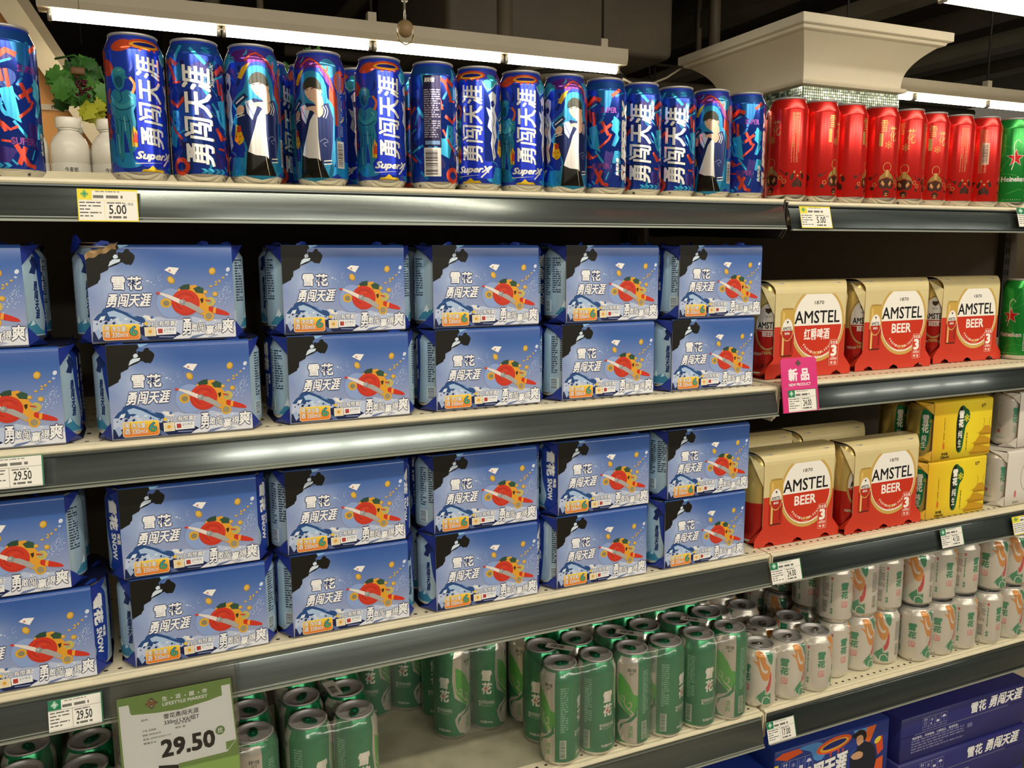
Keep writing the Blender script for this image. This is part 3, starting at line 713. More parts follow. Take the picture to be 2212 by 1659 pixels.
# little game machine
A.lv = 9; A.poly([(42, 70), (50, 72), (53, 55), (51, 49), (46, 46), (39, 52)], 'E6B424').up().poly([(43.5, 68), (49, 69.5), (50, 62), (44.5, 61)], 'C83C28').ell(42.5, 56.5, 1.1, 1.1, 'C83C28', n=8).ell(47.8, 56, .8, .8, 'C83C28', n=8).ell(50, 57, .8, .8, 'C83C28', n=8).line([(44, 49), (48, 51)], .5, '2A2A30')
# person: dark cap, white tee, navy varsity jacket, arm across
A.lv = 7
A.poly([(58, 124), (60, 136), (70, 141), (84, 138), (92, 122), (93, 108), (102, 96), (101, 60), (96, 9.5), (50, 9.5), (54, 40), (48, 60), (38, 74), (44, 86), (38, 98), (54, 112)], '2A86B0', 2)
A.poly([(56, 138), (64, 152), (72, 158), (82, 152), (96, 136), (100, 118), (92, 128), (84, 144), (70, 146)], '6A2A78').line([(58, 146), (72, 156), (92, 140), (101, 120)], 2.4, 'C8482C', 3).line([(54, 130), (60, 142)], 3, 'C8482C').line([(46, 116), (52, 128), (50, 140)], 3.4, '1A2A70', 3).line([(98, 116), (100, 104)], 4, 'C8482C')
for i in range(9): A.line([(40+i*1.4, 104-i*6), (44+i*1.6, 98-i*6)], 1.3, ('1A2A70', '5AB4D0', 'C8D8E4')[i % 3])
A.lv = 8
A.up().poly([(46, 84), (58, 96), (66, 102), (80, 100), (94, 102), (100, 84), (98, 52), (94, 26), (84, 28), (84, 12), (60, 12), (56, 44), (50, 62), (44, 72)], '1D2A5C', 0)
A.poly([(53, 9.5), (56, 40), (82, 34), (92, 9.5)], '1E1C16')
A.up().poly([(75, 88), (70, 80), (66, 66), (60, 48), (57, 38), (66, 34), (79, 33), (82, 30), (80, 60), (80, 92)], 'E4DED6').line([(78, 33), (80, 20), (82, 9.5)], .5, 'D8D0B0')
A.poly([(64, 117), (72, 122), (80, 124), (84, 116), (88, 100), (80, 97), (76, 102), (70, 106), (66, 111)], 'DDB79C', 2)
A.up().poly([(62, 118), (63, 127), (70, 133), (79, 132), (85, 125), (86, 112), (82, 118), (72, 121)], '3A3A30', 2).line([(66, 117.5), (69, 118.8)], .9, '3A2A22').line([(73, 118.6), (77, 120.4)], .9, '3A2A22').line([(69, 113), (70.5, 111.5)], .5, '9A6A52').line([(70, 108), (72.5, 107.8)], .6, 'A0604E').ell(84.5, 115.5, 1.8, 3, 'D0A488', n=10)
A.poly([(64, 95), (68, 97), (76, 98), (86, 97), (87, 89), (82, 84), (78, 87), (74, 92), (68, 93)], 'DDB79C', 2)
A.poly([(45, 90), (51, 94), (55, 90), (52, 82), (45, 83)], 'DDB79C', 2).line([(43, 82), (54, 85)], 1.1, 'E8E4DC').line([(44, 79), (55, 82)], 1.1, 'E8E4DC').poly([(40, 97), (56, 108), (60, 103), (44, 90)], '22305A').line([(44, 95.5), (55, 103.5)], 2, 'D8DCE4')
A.line([(87, 98), (90, 92), (87, 84)], 1.2, 'E8E4DC', 3).line([(90, 99), (93, 92), (90, 83)], .8, 'E8E4DC', 3).line([(86, 30), (96, 31)], 1.4, 'E8E4DC').line([(86, 26), (96, 27)], 1.4, 'E8E4DC').line([(82, 54), (88, 58), (92, 54), (86, 52), (90, 48)], .4, 'B8C2E0', 3)
A.poly([(56, 98), (64, 100), (70, 92), (64, 76), (58, 84)], 'D4DCEC').up().line([(58, 96), (62, 88), (66, 80)], .9, '4A62B0', 3)
A.lv = 9; A.poly([(48, 126), (54, 138), (64, 144), (60, 136), (53, 124)], 'D8A828')
# back strip: small print and bar code
A.lv = 9; A.lines(-101, 60, -92, 140, 44, '8A94C0', 3); A.barcode(-103, 22, -91, 56, 'E4DED4', '2A2030', 4, True)
SXA = A.wrap('printed_artwork', P500)
# ---- second label: graffiti
A = Art('foil'); A.lv = 1
A.rect(-103.6, 9, 103.6, 150, '1C3CA4'); A.rect(-103.6, 150, 103.6, 161, '1C4A94')
A.up()
for i in range(20):
    A.ell(r_.uniform(-100, 100), r_.uniform(20, 140), r_.uniform(6, 12), r_.uniform(10, 26), r_.choice(('162A74', '2A2C86', '1F4FB4', '2B2460', '16306E')), r_.uniform(0, 180), 14)
A.up()
for i in range(60):
    x = r_.uniform(-98, 98); z = r_.uniform(14, 156); a = r_.choice((.4, 1.0, 1.2, 2.2, -.8)); l = r_.uniform(8, 26); c = r_.choice(('2FA0C8', '1F82B8', '2FA0C8', '262060', '1A2E80', '2A78B8'))
    A.lv = 3 if c[0] == '1' or c == '262060' else 4
    A.line([(x-l/2*math.cos(a), z-l/2*math.sin(a)), (x+l/2*math.cos(a), z+l/2*math.sin(a))], r_.uniform(1.5, 5), c)
A.lv = 5
for q in ([(-70, 150), (-40, 148), (-44, 138), (-66, 132)], [(40, 150), (66, 148), (58, 120), (46, 128)], [(26, 96), (40, 100), (46, 60), (34, 66)], [(-40, 66), (-22, 70), (-30, 40), (-44, 46)], [(18, 36), (40, 30), (30, 14), (20, 18)], [(54, 62), (66, 58), (60, 30), (50, 40)], [(-26, 116), (-14, 120), (-18, 140), (-28, 132)], [(66, 112), (78, 104), (72, 84), (62, 92)]): A.poly(q, r_.choice(('2A86BC', '1F6FAE', '3A2A78', '2FA0C8')))
A.lv = 6
for p, wd in (([(-48, 146), (-36, 140), (-30, 128), (-26, 118)], 5), ([(-34, 144), (-22, 136)], 5), ([(-30, 116), (-18, 116)], 2.5), ([(24, 128), (36, 138), (46, 134)], 6), ([(27, 122), (30, 104)], 4), ([(34, 118), (36, 98)], 4), ([(-36, 96), (-24, 88), (-14, 98)], 4.5), ([(-40, 78), (-30, 60), (-20, 50)], 3), ([(22, 64), (30, 50)], 4), ([(24, 40), (34, 39)], 2.6), ([(48, 104), (58, 84)], 4.5), ([(46, 88), (62, 100)], 4.5), ([(44, 66), (58, 78), (62, 86)], 3.2), ([(26, 60), (34, 52), (42, 56)], 3), ([(40, 14), (48, 34)], 5), ([(38, 36), (50, 14), (58, 12)], 5), ([(62, 140), (76, 150)], 5), ([(-60, 104), (-64, 84)], 4), ([(88, 70), (96, 90)], 5), ([(-96, 120), (-88, 100), (-80, 108)], 5), ([(-90, 44), (-78, 36)], 4), ([(-44, 120), (-40, 104)], 3.4), ([(-58, 34), (-50, 22)], 4), ([(84, 30), (94, 44)], 4)):
    A.line(p, wd, 'D2452F')
A.ring(-24, 18, 9, 8, 5.5, 'D2452F', n=18)
A.text('R', -36, 66, -22, 84, '2F9CC8', .05, .2).text('U', 25, 66, 38, 88, '2F9CC8', .05, 0, rot=20).text('S', 8, 150, 20, 158, '2A86BC', .04).text('SUPER', 46, 116, 70, 124, '7A3A8A', .03).text('SUPER', 34, 36, 60, 44, '7A3A7A', .03).text('R', 64, 44, 80, 62, '2F9CC8', .05, .2).text('P', -52, 50, -40, 68, '2F9CC8', .05)
for k in range(4): A.poly([(0+k*8, 9.5), (5+k*8, 9.5), (9+k*8, 12.5), (5+k*8, 15.5), (0+k*8, 15.5), (4+k*8, 12.5)], '3AA8D4')
A.lv = 8; A.text('勇闯天涯', -17, 18, 18, 136, HAND, .02, .14, rot=90, out='1A2050', ow=.02)
A.text('SuperX', 17, 112, 23, 140, HAND, .03, .3, rot=90)
A.text('SUPERX', 80, 16, 96, 136, HAND, .05, .25, rot=90, out='1A2050', ow=.02).text('勇闯天涯', 70, 26, 76, 52, HAND, .03, .1, rot=90)
A.lv = 7; A.rect(-66, 56, -42, 148, '2A2448').up().text('勇闯天涯', -64, 139, -50, 145, HAND, .03, .2).lines(-65, 66, -43, 130, 22, '9A94A8', 5).rect(-64, 58, -44, 63, '7E9CC4')
A.barcode(-66, 16, -43, 54, 'E4DED4', '2A2030', 7, True)
SXB = A.wrap('printed_artwork', P500)
SXBODY = can_body('body', P500, ink('2440B4', 'foil'))
# ---- red cans
GOLD = 'C9A25A'; BRN = '4A2A1C'
A = Art('foil')
for k in (-52, 52):
    A.lv = 1
    A.text('雪', k-15, 122, k-3, 142, GOLD, .0).text('花', k+1, 106, k+15, 132, GOLD, .0)
    A.rect(k-16, 98, k-10, 120, GOLD).flake(k, 100, 7, GOLD, .9)
    A.ring(k, 62, 7, 8, .8, GOLD, n=18).ell(k, 56, 3, 1.8, GOLD, n=10)
    A.poly([(k-15, 36), (k-12, 46), (k-4, 54), (k+4, 54), (k+12, 46), (k+15, 36), (k+10, 42), (k, 45), (k-10, 42)], '9A7A3E').rect(k-2.6, 46, k+2.6, 55, GOLD)
    A.poly([(k-13, 40), (k, 44), (k+13, 40), (k+13, 28), (k+6, 24), (k, 27), (k-6, 24), (k-13, 28)], BRN)
    A.up().poly([(k-8, 40), (k-3, 34), (k-5, 29), (k-10, 34)], 'C87A52').poly([(k+8, 40), (k+3, 34), (k+5, 29), (k+10, 34)], 'C87A52').ell(k-6, 35, 1.2, 4, GOLD, 20, 8).ell(k+6, 35, 1.2, 4, GOLD, -20, 8)
    A.lv = 1; A.poly([(k-6, 20), (k, 24), (k+6, 20), (k+3, 13), (k-3, 13)], BRN, 3).up().ell(k, 17, 3, 1.4, 'C87A52', n=10).ell(k, 13.6, 3.4, 1, GOLD, n=8)
    A.lv = 1
    for x, z in ((18, 38), (24, 32), (-20, 32)): A.ring(k+x, z, 3, 3, .9, GOLD, n=14)
    for x, z, r in ((-24, 26, 3.4), (28, 44, 2.6), (-28, 44, 2.6), (22, 25, 2.8)): A.ell(k+x, z, r, r, BRN, n=12)
    for i in range(5): A.ell(k+17+i*2.6, 50-i*2.2, .8, 2, BRN, 30, 6); A.ell(k-17-i*2.6, 50-i*2.2, .8, 2, BRN, -30, 6)
    b = k+46; A.poly([(b-8, 22), (b-9, 30), (b-4, 34), (b, 38), (b+4, 34), (b+9, 30), (b+8, 22), (b, 24)], BRN, 3).poly([(b-12, 42), (b-6, 46), (b-8, 34), (b-13, 36)], BRN, 3).poly([(b+12, 44), (b+7, 46), (b+8, 36), (b+13, 38)], BRN, 3)
    A.up().star(b, 41, 2.4, 1.2, 5, GOLD).poly([(b+4, 46), (b+8, 50), (b+7, 45)], GOLD).poly([(b-8, 46), (b-5, 50), (b-4, 45)], GOLD)
    A.lv = 1; A.lines(b-12, 62, b+2, 142, 7, 'C89464', k+60, .4, True)
A.barcode(90, 78, 103, 118, 'C8A890', '3A1C18', 4, True)
REDA = A.wrap('printed_artwork', P500)
REDBODY = can_body('body', P500, mat('red_can_lacquer', 'D6261F', .22, .55))
# ---- green cans with red star (writing as on the can)
GRN = mat('green_can_lacquer', '1D8A34', .24, .5)
A = Art('foil')
for k in (-52, 52):
    A.lv = 1
    for p in ([(k-30, 60), (k-8, 96), (k+16, 140)], [(k-24, 118), (k+4, 106), (k+26, 120)], [(k+20, 40), (k+2, 60), (k-20, 64)], [(k-14, 24), (k+10, 34), (k+30, 30)]): A.line(p, .6, '6CC060')
    A.up().star(k, 92, 17.5, 6.8, 5, 'E9E4D8').up().star(k, 92, 15.5, 6, 5, 'C8201C')
    A.line([(k-6, 70), (k-2, 90), (k-4, 116), (k+2, 126), (k+8, 120)], 1.4, 'D8D6C0', 4)
    A.text('Heineken', k-22, 48, k+22, 58, 'E8E6DC', .03)
    for i in range(9): A.ell(k-16+i*4, 14, .8, .8, 'C8D8A0', n=8)
    A.lines(k+28, 60, k+31, 120, 1, '8CC88C', 4, .6, True).barcode(k+26, 20, k+35, 56, 'D8DCD0', '1A3020', 6, True)
HEA = A.wrap('printed_artwork', P500); HEB = can_body('body', P500, GRN)
# ---- green and silver half-litre cans
GR2 = mat('deep_green_can_lacquer', '1E8050', .24, .55); PANEL = 'C4BEB2'
A = Art('foil')
for k in (-52, 52):
    A.lv = 1
    A.poly([(k+20, 161), (k+54, 161), (k+54, 9), (k+44, 9), (k+26, 15), (k+20, 28), (k+18, 40), (k+24, 50), (k+40, 56), (k+42, 60), (k+18, 80), (k+14, 110), (k+16, 150)], PANEL)
    A.up().poly([(k+20, 134), (k+30, 128), (k+40, 114), (k+47, 98), (k+54, 96), (k+54, 70), (k+44, 62), (k+36, 64), (k+30, 72), (k+22, 84), (k+18, 100)], '4FAE3C', 0)
    A.up().line([(k+19, 132), (k+19, 108), (k+22, 92), (k+30, 84), (k+31, 92), (k+26, 94)], 1.7, PANEL, 4).line([(k+30, 84), (k+36, 74), (k+43, 76), (k+42, 84), (k+38, 82)], 1.7, PANEL, 4).line([(k+36, 74), (k+46, 64), (k+40, 54), (k+26, 46), (k+22, 34), (k+28, 18), (k+40, 9.5)], 2.4, PANEL, 4)
    A.poly([(k+52, 78), (k+48, 62), (k+36, 50), (k+24, 42), (k+23, 30), (k+30, 44), (k+44, 50), (k+53, 60)], '1E8050', 0)
    A.ring(k+49, 104, 3.4, 4, 1.3, PANEL, n=14, a0=-60, a1=200)
    A.poly([(k+12, 9.5), (k+22, 9.5), (k+26, 15), (k+20, 26), (k+14, 60), (k+12, 60)], '1E8050')
    A.lv = 5; A.text('原麦汁浓度\n8.0 °P', k+36, 132, k+50, 144, '3C4A40', .015).text('清\n爽', k+38, 20, k+47, 42, '5BA84A', .0)
    A.text('雪', k-9, 96, k+9, 116, 'EDEBE4', .035, .1).text('花', k-9, 72, k+9, 94, 'EDEBE4', .035, .1).up(2).flake(k-1, 82, 4.6, 'C4583A', .7)
    A.text('啤\n酒', k-15, 50, k-11, 60, 'D8DCD0', .02).text('REFRESHING', k-10, 54, k+13, 60, 'D8DCD0', .01).line([(k-10, 52), (k+12, 52)], .4, 'C0CCC0').line([(k-10, 50), (k+8, 50)], .4, 'C0CCC0').text('净含量:500ml', k-12, 18, k+10, 23, 'D8DCD0', .02)
    A.lv = 2; A.lines(k-41, 60, k-28, 138, 20, '7FB89A', k+61).barcode(k-42, 16, k-31, 48, 'B9C4B4', '3A6A50', 5, True)
GRA = A.wrap('printed_artwork', P500); GRB = can_body('body', P500, GR2)
# ---- white 330 ml cans
PEARL = mat('pearl_white_can_ink', 'D9D3C8', .3, .35)
A = Art('satin')
for k in (-52, 52):
    A.lv = 1; G = '2E8A5E'
    A.text('雪', k-8, 68, k+8, 84, G, .05, .1).text('花', k-8, 52, k+8, 67, G, .05, .1)
    A.rrect(k-6, 34, k+6, 46, 1.2, 'D8847C').up().text('雪花', k-5, 40, k+5, 45, 'E8DCD4', .01).lines(k-5, 35, k+5, 39, 2, 'E8DCD4', 3)
    A.lv = 1; A.poly([(k+14, 108), (k+30, 108), (k+35, 90), (k+42, 82), (k+45, 72), (k+42, 60), (k+36, 55), (k+29, 60), (k+24, 72), (k+20, 84), (k+10, 94), (k+20, 92)], 'D98F3A', 3)
    A.up().poly([(k+22, 100), (k+27, 86), (k+33, 76), (k+39, 76), (k+37, 70), (k+30, 72), (k+25, 82)], 'DDD6CA', 3)
    A.lv = 1; A.poly([(k+34, 108), (k+50, 108), (k+49, 90), (k+46, 84), (k+40, 92)], G).poly([(k+46, 72), (k+47, 50), (k+43, 36), (k+37, 34), (k+36, 42), (k+40, 48)], 'C83A34', 3).poly([(k+18, 22), (k+24, 30), (k+36, 40), (k+38, 30), (k+47, 30), (k+47, 10), (k+34, 10), (k+26, 14)], G, 0)
    A.up().line([(k+36, 40), (k+36, 30), (k+42, 29), (k+44, 34)], 1.4, 'DDD6CA', 4).line([(k+20, 24), (k+24, 16), (k+32, 10)], 1.2, 'DDD6CA', 3).line([(k+30, 10), (k+32, 22), (k+40, 24), (k+46, 18)], 1.8, 'DDD6CA', 4)
    A.lv = 1; A.lines(k-44, 52, k-30, 92, 16, '6A6660', k+77).barcode(k-43, 20, k-31, 46, 'C8C2B6', '5A564E', 5, True).lines(k-26, 40, k-23, 84, 1, G, 4, .7, True).text('啤\n酒', k-27, 20, k-22, 32, G, .03).rect(k-27, 88, k-23, 94, 'C84A48')
WHA = A.wrap('printed_artwork', P330); WHB = can_body('body', P330, PEARL)
# ---- gold and red half-litre cans in the three-can cartons
GLD = mat('gold_red_can_ink', 'C8AA5A', .25, .5, grad=(2, .0, .168, [(0, 'A81C16'), (.47, 'B8241C'), (.475, 'CDB066'), (1, 'D8C07A')]))
A = Art('foil')
for k in (-52, 52):
    A.lv = 1; A.ell(k, 92, 25, 43, 'B8924A', n=30).up().ell(k, 92, 22, 40, 'E8E2D8', n=30)
    A.up().poly([(k+21.5*math.cos(t), 92+39.5*math.sin(t)) for t in [math.radians(a) for a in range(192, 349, 8)]], 'B8221C')
    A.poly([(k-21.4, 92-8), (k-21.9, 86), (k+21.9, 86), (k+21.4, 84)], 'B8221C')
    A.up().text('AMSTEL', k-18, 88, k+18, 100, '1A1A20', .02).text('BEER', k-10, 74, k+10, 83, 'EDE8E0', .03).text('1870', k-5, 108, k+5, 111, '3A342C').poly([(k-6, 124), (k+6, 124), (k+5, 118), (k, 114), (k-5, 118)], '4A3A28').text('100%', k-8, 42, k+8, 48, 'D0B070', .02).text('PREMIUM', k-26, 40, k-10, 45, 'D8C8B0', .02).text('PILSENER', k+10, 40, k+28, 45, 'D8C8B0', .02)
    A.lv = 1; A.ring(k-9, 22, 8, 8, .9, '6A1812', n=16).ring(k+9, 22, 8, 8, .9, '6A1812', n=16).ell(k-9, 22, 5, 5, '7A1C14', n=12).ell(k+9, 22, 5, 5, '7A1C14', n=12)
AMA = A.wrap('can_artwork', P500); AMB = can_body('can', P500, GLD)
# ---- gold-green cans and pearl cans in the six-can cartons
A = Art('foil')
for k in (-52, 52):
    A.lv = 1; A.poly([(k-8, 98), (k, 102), (k+10, 96), (k+14, 84), (k+8, 72), (k+6, 40), (k-2, 20), (k-8, 30), (k-11, 60)], '1F7A4C', 3)
    A.up().text('雪\n花', k-7, 56, k+5, 92, 'E8E6DA', .04).text('纯\n生', k-7, 26, k+2, 52, 'E8E6DA', .02).flake(k+9, 80, 4.5, 'C8B84A', .8)
YCA = A.wrap('can_artwork', P330); YCB = can_body('can', P330, mat('olive_gold_can_ink', 'A89450', .26, .6))
A = Art('satin')
for k in (-52, 52):
    A.lv = 1; A.ring(k-14, 66, 16, 24, .5, '4A4A44', n=18, a0=110, a1=260).text('雪\n花', k+2, 52, k+12, 84, '3E9A78', .03).text('冰\n纯', k+4, 30, k+10, 46, '5AA888', .0).ell(k-22, 32, 3, 4, 'B86A64', n=12).lines(k-26, 16, k-12, 20, 2, '7FAF98', 3)
    A.line([(k+14, 100), (k+8, 88), (k+20, 80), (k+24, 70)], .5, '3A4A44', 3)
WCA = A.wrap('can_artwork', P330); WCB = can_body('can', P330, PEARL)

# ================================================================ carton artwork: three-can gold and red
def amstel_art(title):
    A = Art(); A.lv = 1
    # front panel outline flares to the full width over the can bases
    A.up(1).poly([(-60, 112), (-66, 120), (-56, 128), (-48, 122)], 'C8B070')
    A.lv = 3
    pts = [(-10+47*c, 84+60*s) for c, s in [(math.cos(math.radians(a)), math.sin(math.radians(a))) for a in range(0, 360, 10)]]
    A.ell(17, 95, 63, 68, 'C9A558', n=40); A.up().ell(17, 96, 57.5, 62.5, 'F1EEE6', n=40)
    A.up().poly([(17+55.5*math.cos(math.radians(a)), 93.5+(57.5 if 180 < a < 360 else 0)*math.sin(math.radians(a))) for a in range(180, 361, 5)], 'C8341C')
    A.up()
    A.text('1870', 7, 131, 29, 137.5, '3A342C', .008).text('AMSTEL', -38, 97, 68, 120, '17171C', .012)
    if title == 'BEER': A.text('BEER', -11, 70, 40, 88, 'F4F0EA', .022)
    else: A.text(title, -15, 67, 45, 88, 'F4F0EA', .022)
    for i, ch in enumerate('PREMIUM'): t = math.radians(222+i*7); A.text(ch, 17+42*math.cos(t)-1.8, 90+47*math.sin(t)-2.2, 17+42*math.cos(t)+1.8, 90+47*math.sin(t)+2.2, 'F0E0D0', .02, rot=222+i*7-270)
    A.text('100%', 8, 40.5, 26, 46, 'D8B058', .02).text('PURE MALT', 10, 36.5, 24, 39, 'E8C8A0', .01)
    for i, ch in enumerate('PILSENER'): t = math.radians(276+i*6.6); A.text(ch, 17+42*math.cos(t)-1.6, 90+47*math.sin(t)-2.2, 17+42*math.cos(t)+1.6, 90+47*math.sin(t)+2.2, 'F0E0D0', .02, rot=276+i*6.6-270)
    A.ring(17, 90, 48, 54, .4, 'F0D0C0', n=20, a0=218, a1=262).ring(17, 90, 48, 54, .4, 'F0D0C0', n=20, a0=278, a1=322)
    A.lv = 8; n0 = len(A.L)
    A.poly([(-66, 108), (-70, 102), (-70, 26), (-67, 22), (-44, 22), (-41, 26), (-41, 102), (-45, 108)], 'C8A44E').up().poly([(-70, 62), (-70, 26), (-67, 22), (-44, 22), (-41, 26), (-41, 62)], 'B02A1C')
    A.poly([(-66, 108), (-45, 108), (-43, 105), (-68, 105)], 'A88A48').rect(-66, 24, -62, 100, 'DDBE70').rect(-48, 30, -45, 60, '8A1A12')
    A.up().ell(-55.5, 70, 13, 21, 'D0A860', n=24).up().ell(-55.5, 70, 11.5, 19, 'F0ECE4', n=24).up().poly([(-55.5+11.3*math.cos(math.radians(a)), 68+17*math.sin(math.radians(a))) for a in range(180, 361, 12)], 'B02A1C')
    A.up().text('AMSTEL', -65.5, 68.5, -45.5, 75, '17171C', .015).text('BEER', -61, 61, -50, 65, 'F0ECE4', .015).poly([(-58, 85), (-53, 85), (-55.5, 80)], '4A3A28').rect(-67, 22, -44, 24, '3A2018')
    for k in range(n0, len(A.L)): v, f, mm, l = A.L[k]; A.L[k] = ([(x*1.06+5, y*1.0+18) for x, y in v], f, mm, l)
    A.lv = 10; n0 = len(A.L)
    A.rrect(58, 14, 81, 62, 3, 'E8B8A8').up().rrect(58.7, 14.7, 80.3, 61.3, 2.6, 'CC3A1E').up().text('净含量', 60, 53, 79, 60, 'F4E8E0', .01).text('3', 62, 31, 77, 52, 'F4F0EA', .04).text('x500ml', 61, 24, 78, 30, 'F4E8E0', .01).text('啤 酒', 62, 16, 77, 22, 'F4E8E0', .01)
    for k in range(n0, len(A.L)): v, f, mm, l = A.L[k]; A.L[k] = ([(x*.95-9, y+4) for x, y in v], f, mm, l)
    return A
def amstel_wrap():
    """slanted front face: narrow at the roof edge, flaring over the lower can ends"""
    GT = mat('gold_carton_print', 'D8C894', .4, .05, noise=.05, nscale=18); RD = mat('red_carton_print', 'C8341C', .42, noise=.05, nscale=18, coat=.1)
    m = MB(); H = .1745; D = .068
    out = [(-.0825, .150), (-.0825, .040), (-.0840, .034), (-.0985, .017), (-.100, .012), (-.100, .001), (-.078, .001), (-.074, .006), (-.066, .009), (-.058, .006), (-.054, .001), (-.012, .001), (-.008, .006), (0, .009), (.008, .006), (.012, .001), (.054, .001), (.058, .006), (.066, .009), (.074, .006), (.078, .001), (.100, .001), (.100, .012), (.0985, .017), (.0840, .034), (.0825, .040), (.0825, .150)]
    # split at z=.078 for the red lower band
    low = [p for p in out if p[1] <= .078]; low = [(-.0825, .0930)]+low+[(.0825, .0930)]
    for (poly, mm) in ((low, RD), ([(-.0825, .150), (-.0825, .0930), (.0825, .0930), (.0825, .150)], GT)):
        for yy in (0, D):
            tri = geometry.tessellate_polygon([[Vector((x, z, 0)) for x, z in poly]]); m.add([(x, yy, z) for x, z in poly], [tuple(t) for t in tri], mm)
    arc = [(.022-.022*math.cos(t*math.pi/12), .1525+(H-.1525)*math.sin(t*math.pi/12)) for t in range(7)]
    pr = [(0, .150)]+arc; pr += [(D-y, z) for y, z in pr[::-1]]; v = []
    for y, z in pr: 
        e = .0165*min(1, max(0, min(y, D-y)/.022)); v += [(-.0825-e, y, z), (.0825+e, y, z)]
    m.add(v, [(2*i, 2*i+1, 2*i+3, 2*i+2) for i in range(len(pr)-1)], GT, False)
    for s in (-1, 1):
        for yy, d in ((0, 1), (D, -1)):
            m.add([(s*.0825, yy, .150), (s*.099, yy+d*.022, .168), (s*.0825, yy+d*.0008, .112), (s*.0945, yy+d*.009, .143)], [(0, 1, 3), (1, 2, 3), (0, 3, 2)], GT)
            m.add([(s*.0840, yy, .034), (s*.100, yy, .012), (s*.100, yy+d*.020, .006), (s*.0925, yy+d*.008, .022)], [(0, 1, 3), (1, 2, 3), (0, 3, 2)], RD)
        m.box(s*.0825-.0004, s*.0825+.0004, 0, .001, .04, .15, BOARD)
    m.add([(-.1, 0, .0008), (.1, 0, .0008), (.1, D, .0008), (-.1, D, .0008)], [(0, 1, 2, 3)], RD)
    return m.mesh('wrap')
AMW = amstel_wrap()
AM1 = amstel_art('BEER').flat('front_artwork', clip=[((0, 0, .1495), (0, 0, 1)), ((.0822, 0, 0), (1, 0, 0))])
AM2 = amstel_art('红爵啤酒').flat('front_artwork', clip=[((0, 0, .1495), (0, 0, 1)), ((.0822, 0, 0), (1, 0, 0))])
A = Art(); A.lv = 1; A.text('AMSTEL', -40, 26, 26, 40, 'E4D8B4', .02)
AMT = A.flat('roof_lettering', Matrix.Translation((0, 0, .1748)) @ Matrix.Rotation(-math.pi/2, 4, 'X'))
am = six_pack('beer_carton', AMW, AM1, [('roof_lettering', AMT)], AMB, AMA, LID500[0], (0, 0), D=.068); ua = [False]
def place_am(x, y, z, lab, art=AM1, rots=(0, 0), rz=0):
    o = place_pack(am, ua, x, y, z, rz, lab, 'beer carton', 'gold and red three-can cartons', rots)
    if art:
        for c in kids(o):
            if c.name.startswith('front_artwork'): c.data = art
    return o
a52 = -math.pi/2*1.0
z = SH[2][1]
place_am(1.4640, .062, z, 'gold and red three-can carton, middle one of three on the second shelf', AM1, (1.1, 0))
place_am(1.6900, .078, z, 'gold and red three-can carton beside the green cans on the second shelf', AM1, (-52/33-.8, 0))
place_am(1.2413, .052, z, 'gold and red three-can carton behind the pink new product card', AM2, (-52/33-.75, 0))
AMPACK2 = None
z = SH[3][1]
place_am(1.2180, .036, z, 'gold and red three-can carton in front, beside the blue cartons on the third shelf', AM1, (-52/33+.4, 0))
place_am(1.4230, .026, z, 'gold and red three-can carton in front, beside the yellow cartons', AM1, (-52/33-.05, 0))
place_am(1.2100, .140, z, 'gold and red three-can carton behind, roof showing beside the blue cartons', None)
place_am(1.4150, .152, z, 'gold and red three-can carton behind, roof showing toward the yellow cartons', None)
# ---- yellow six-can cartons
YP = mat('yellow_carton_print', 'E6C822', .42, noise=.04, nscale=14, grad=(0, -.08, .08, [(0, 'E2B422'), (.6, 'F0D828'), (1, 'E8CC28')]))
A = Art(); A.lv = 2; DG = '1F5A30'
A.poly([(-16, 96), (-10, 106), (-2, 108), (6, 102), (13, 98), (18, 88), (16, 76), (8, 66), (5, 50), (2, 26), (-3, 14), (-11, 14), (-16, 24), (-18, 50), (-19, 76)], DG, 3).up().poly([(-16, 96), (-10, 106), (-4, 106), (-3, 90), (-4, 60), (-6, 20), (-11, 15), (-16, 24), (-18, 50), (-19, 76)], '16201A', 0)
A.up().text('雪', -13, 82, 1, 98, 'F2F0E4', .05).text('花', -13, 64, 1, 81, 'F2F0E4', .05).text('纯', -13, 42, -1, 58, 'F2F0E4', .01).text('生', -12, 24, -3, 40, 'F2F0E4', .01).flake(9, 82, 8, 'E4D83C', 1.5)
A.lv = 2; A.text('[ DRAFT BEER ]', -54, 38, -51, 86, '5A4A12', .01, rot=-90).rrect(-54, 24, -49, 36, 1.4, 'D0682A').text('净含量:', -56, 11, -38, 17, '2A2A14', .03).text('330ml×6', -58, 4, -34, 10, '2A2A14', .03).text('8.0°P', 50, 100, 62, 108, '5A4A12', .02)
A.lines(12, 14, 15, 52, 1, '5A4A12', 3, .7, True)
for x0, x1, zz in ((14, 82, 8), (24, 82, 26), (38, 82, 46)):
    A.lv = 2; A.poly([(x0, zz+3), (x0+6, zz+2), (x0+16, zz+7), (x0+24, zz+16), (min(82, x0+40), zz+15), (82, zz+8), (82, zz)], 'C09020').poly([(x0+10, zz-3), (82, zz-3), (82, zz), (x0+12, zz+1)], 'A87A1C')
    A.up()
    for i in range(9): A.line([(x0+12+i*7, zz+1), (x0+22+i*5, zz+13)], .5, 'DDB42A') if x0+22+i*5 < 81 and x0+12+i*7 < 81 else None
A.lv = 2; A.line([(60, 62), (62, 72), (59, 78)], 1, 'B88A1E').line([(76, 62), (77, 72), (79, 78)], 1, 'B88A1E')
YA = A.flat('front_artwork', clip=CLIP); YW = carton(.165, .132, .1188, .0165, YP, mat('yellow_side_print', 'DDAE38', .5), mat('yellow_top_print', 'D8BC28', .45))
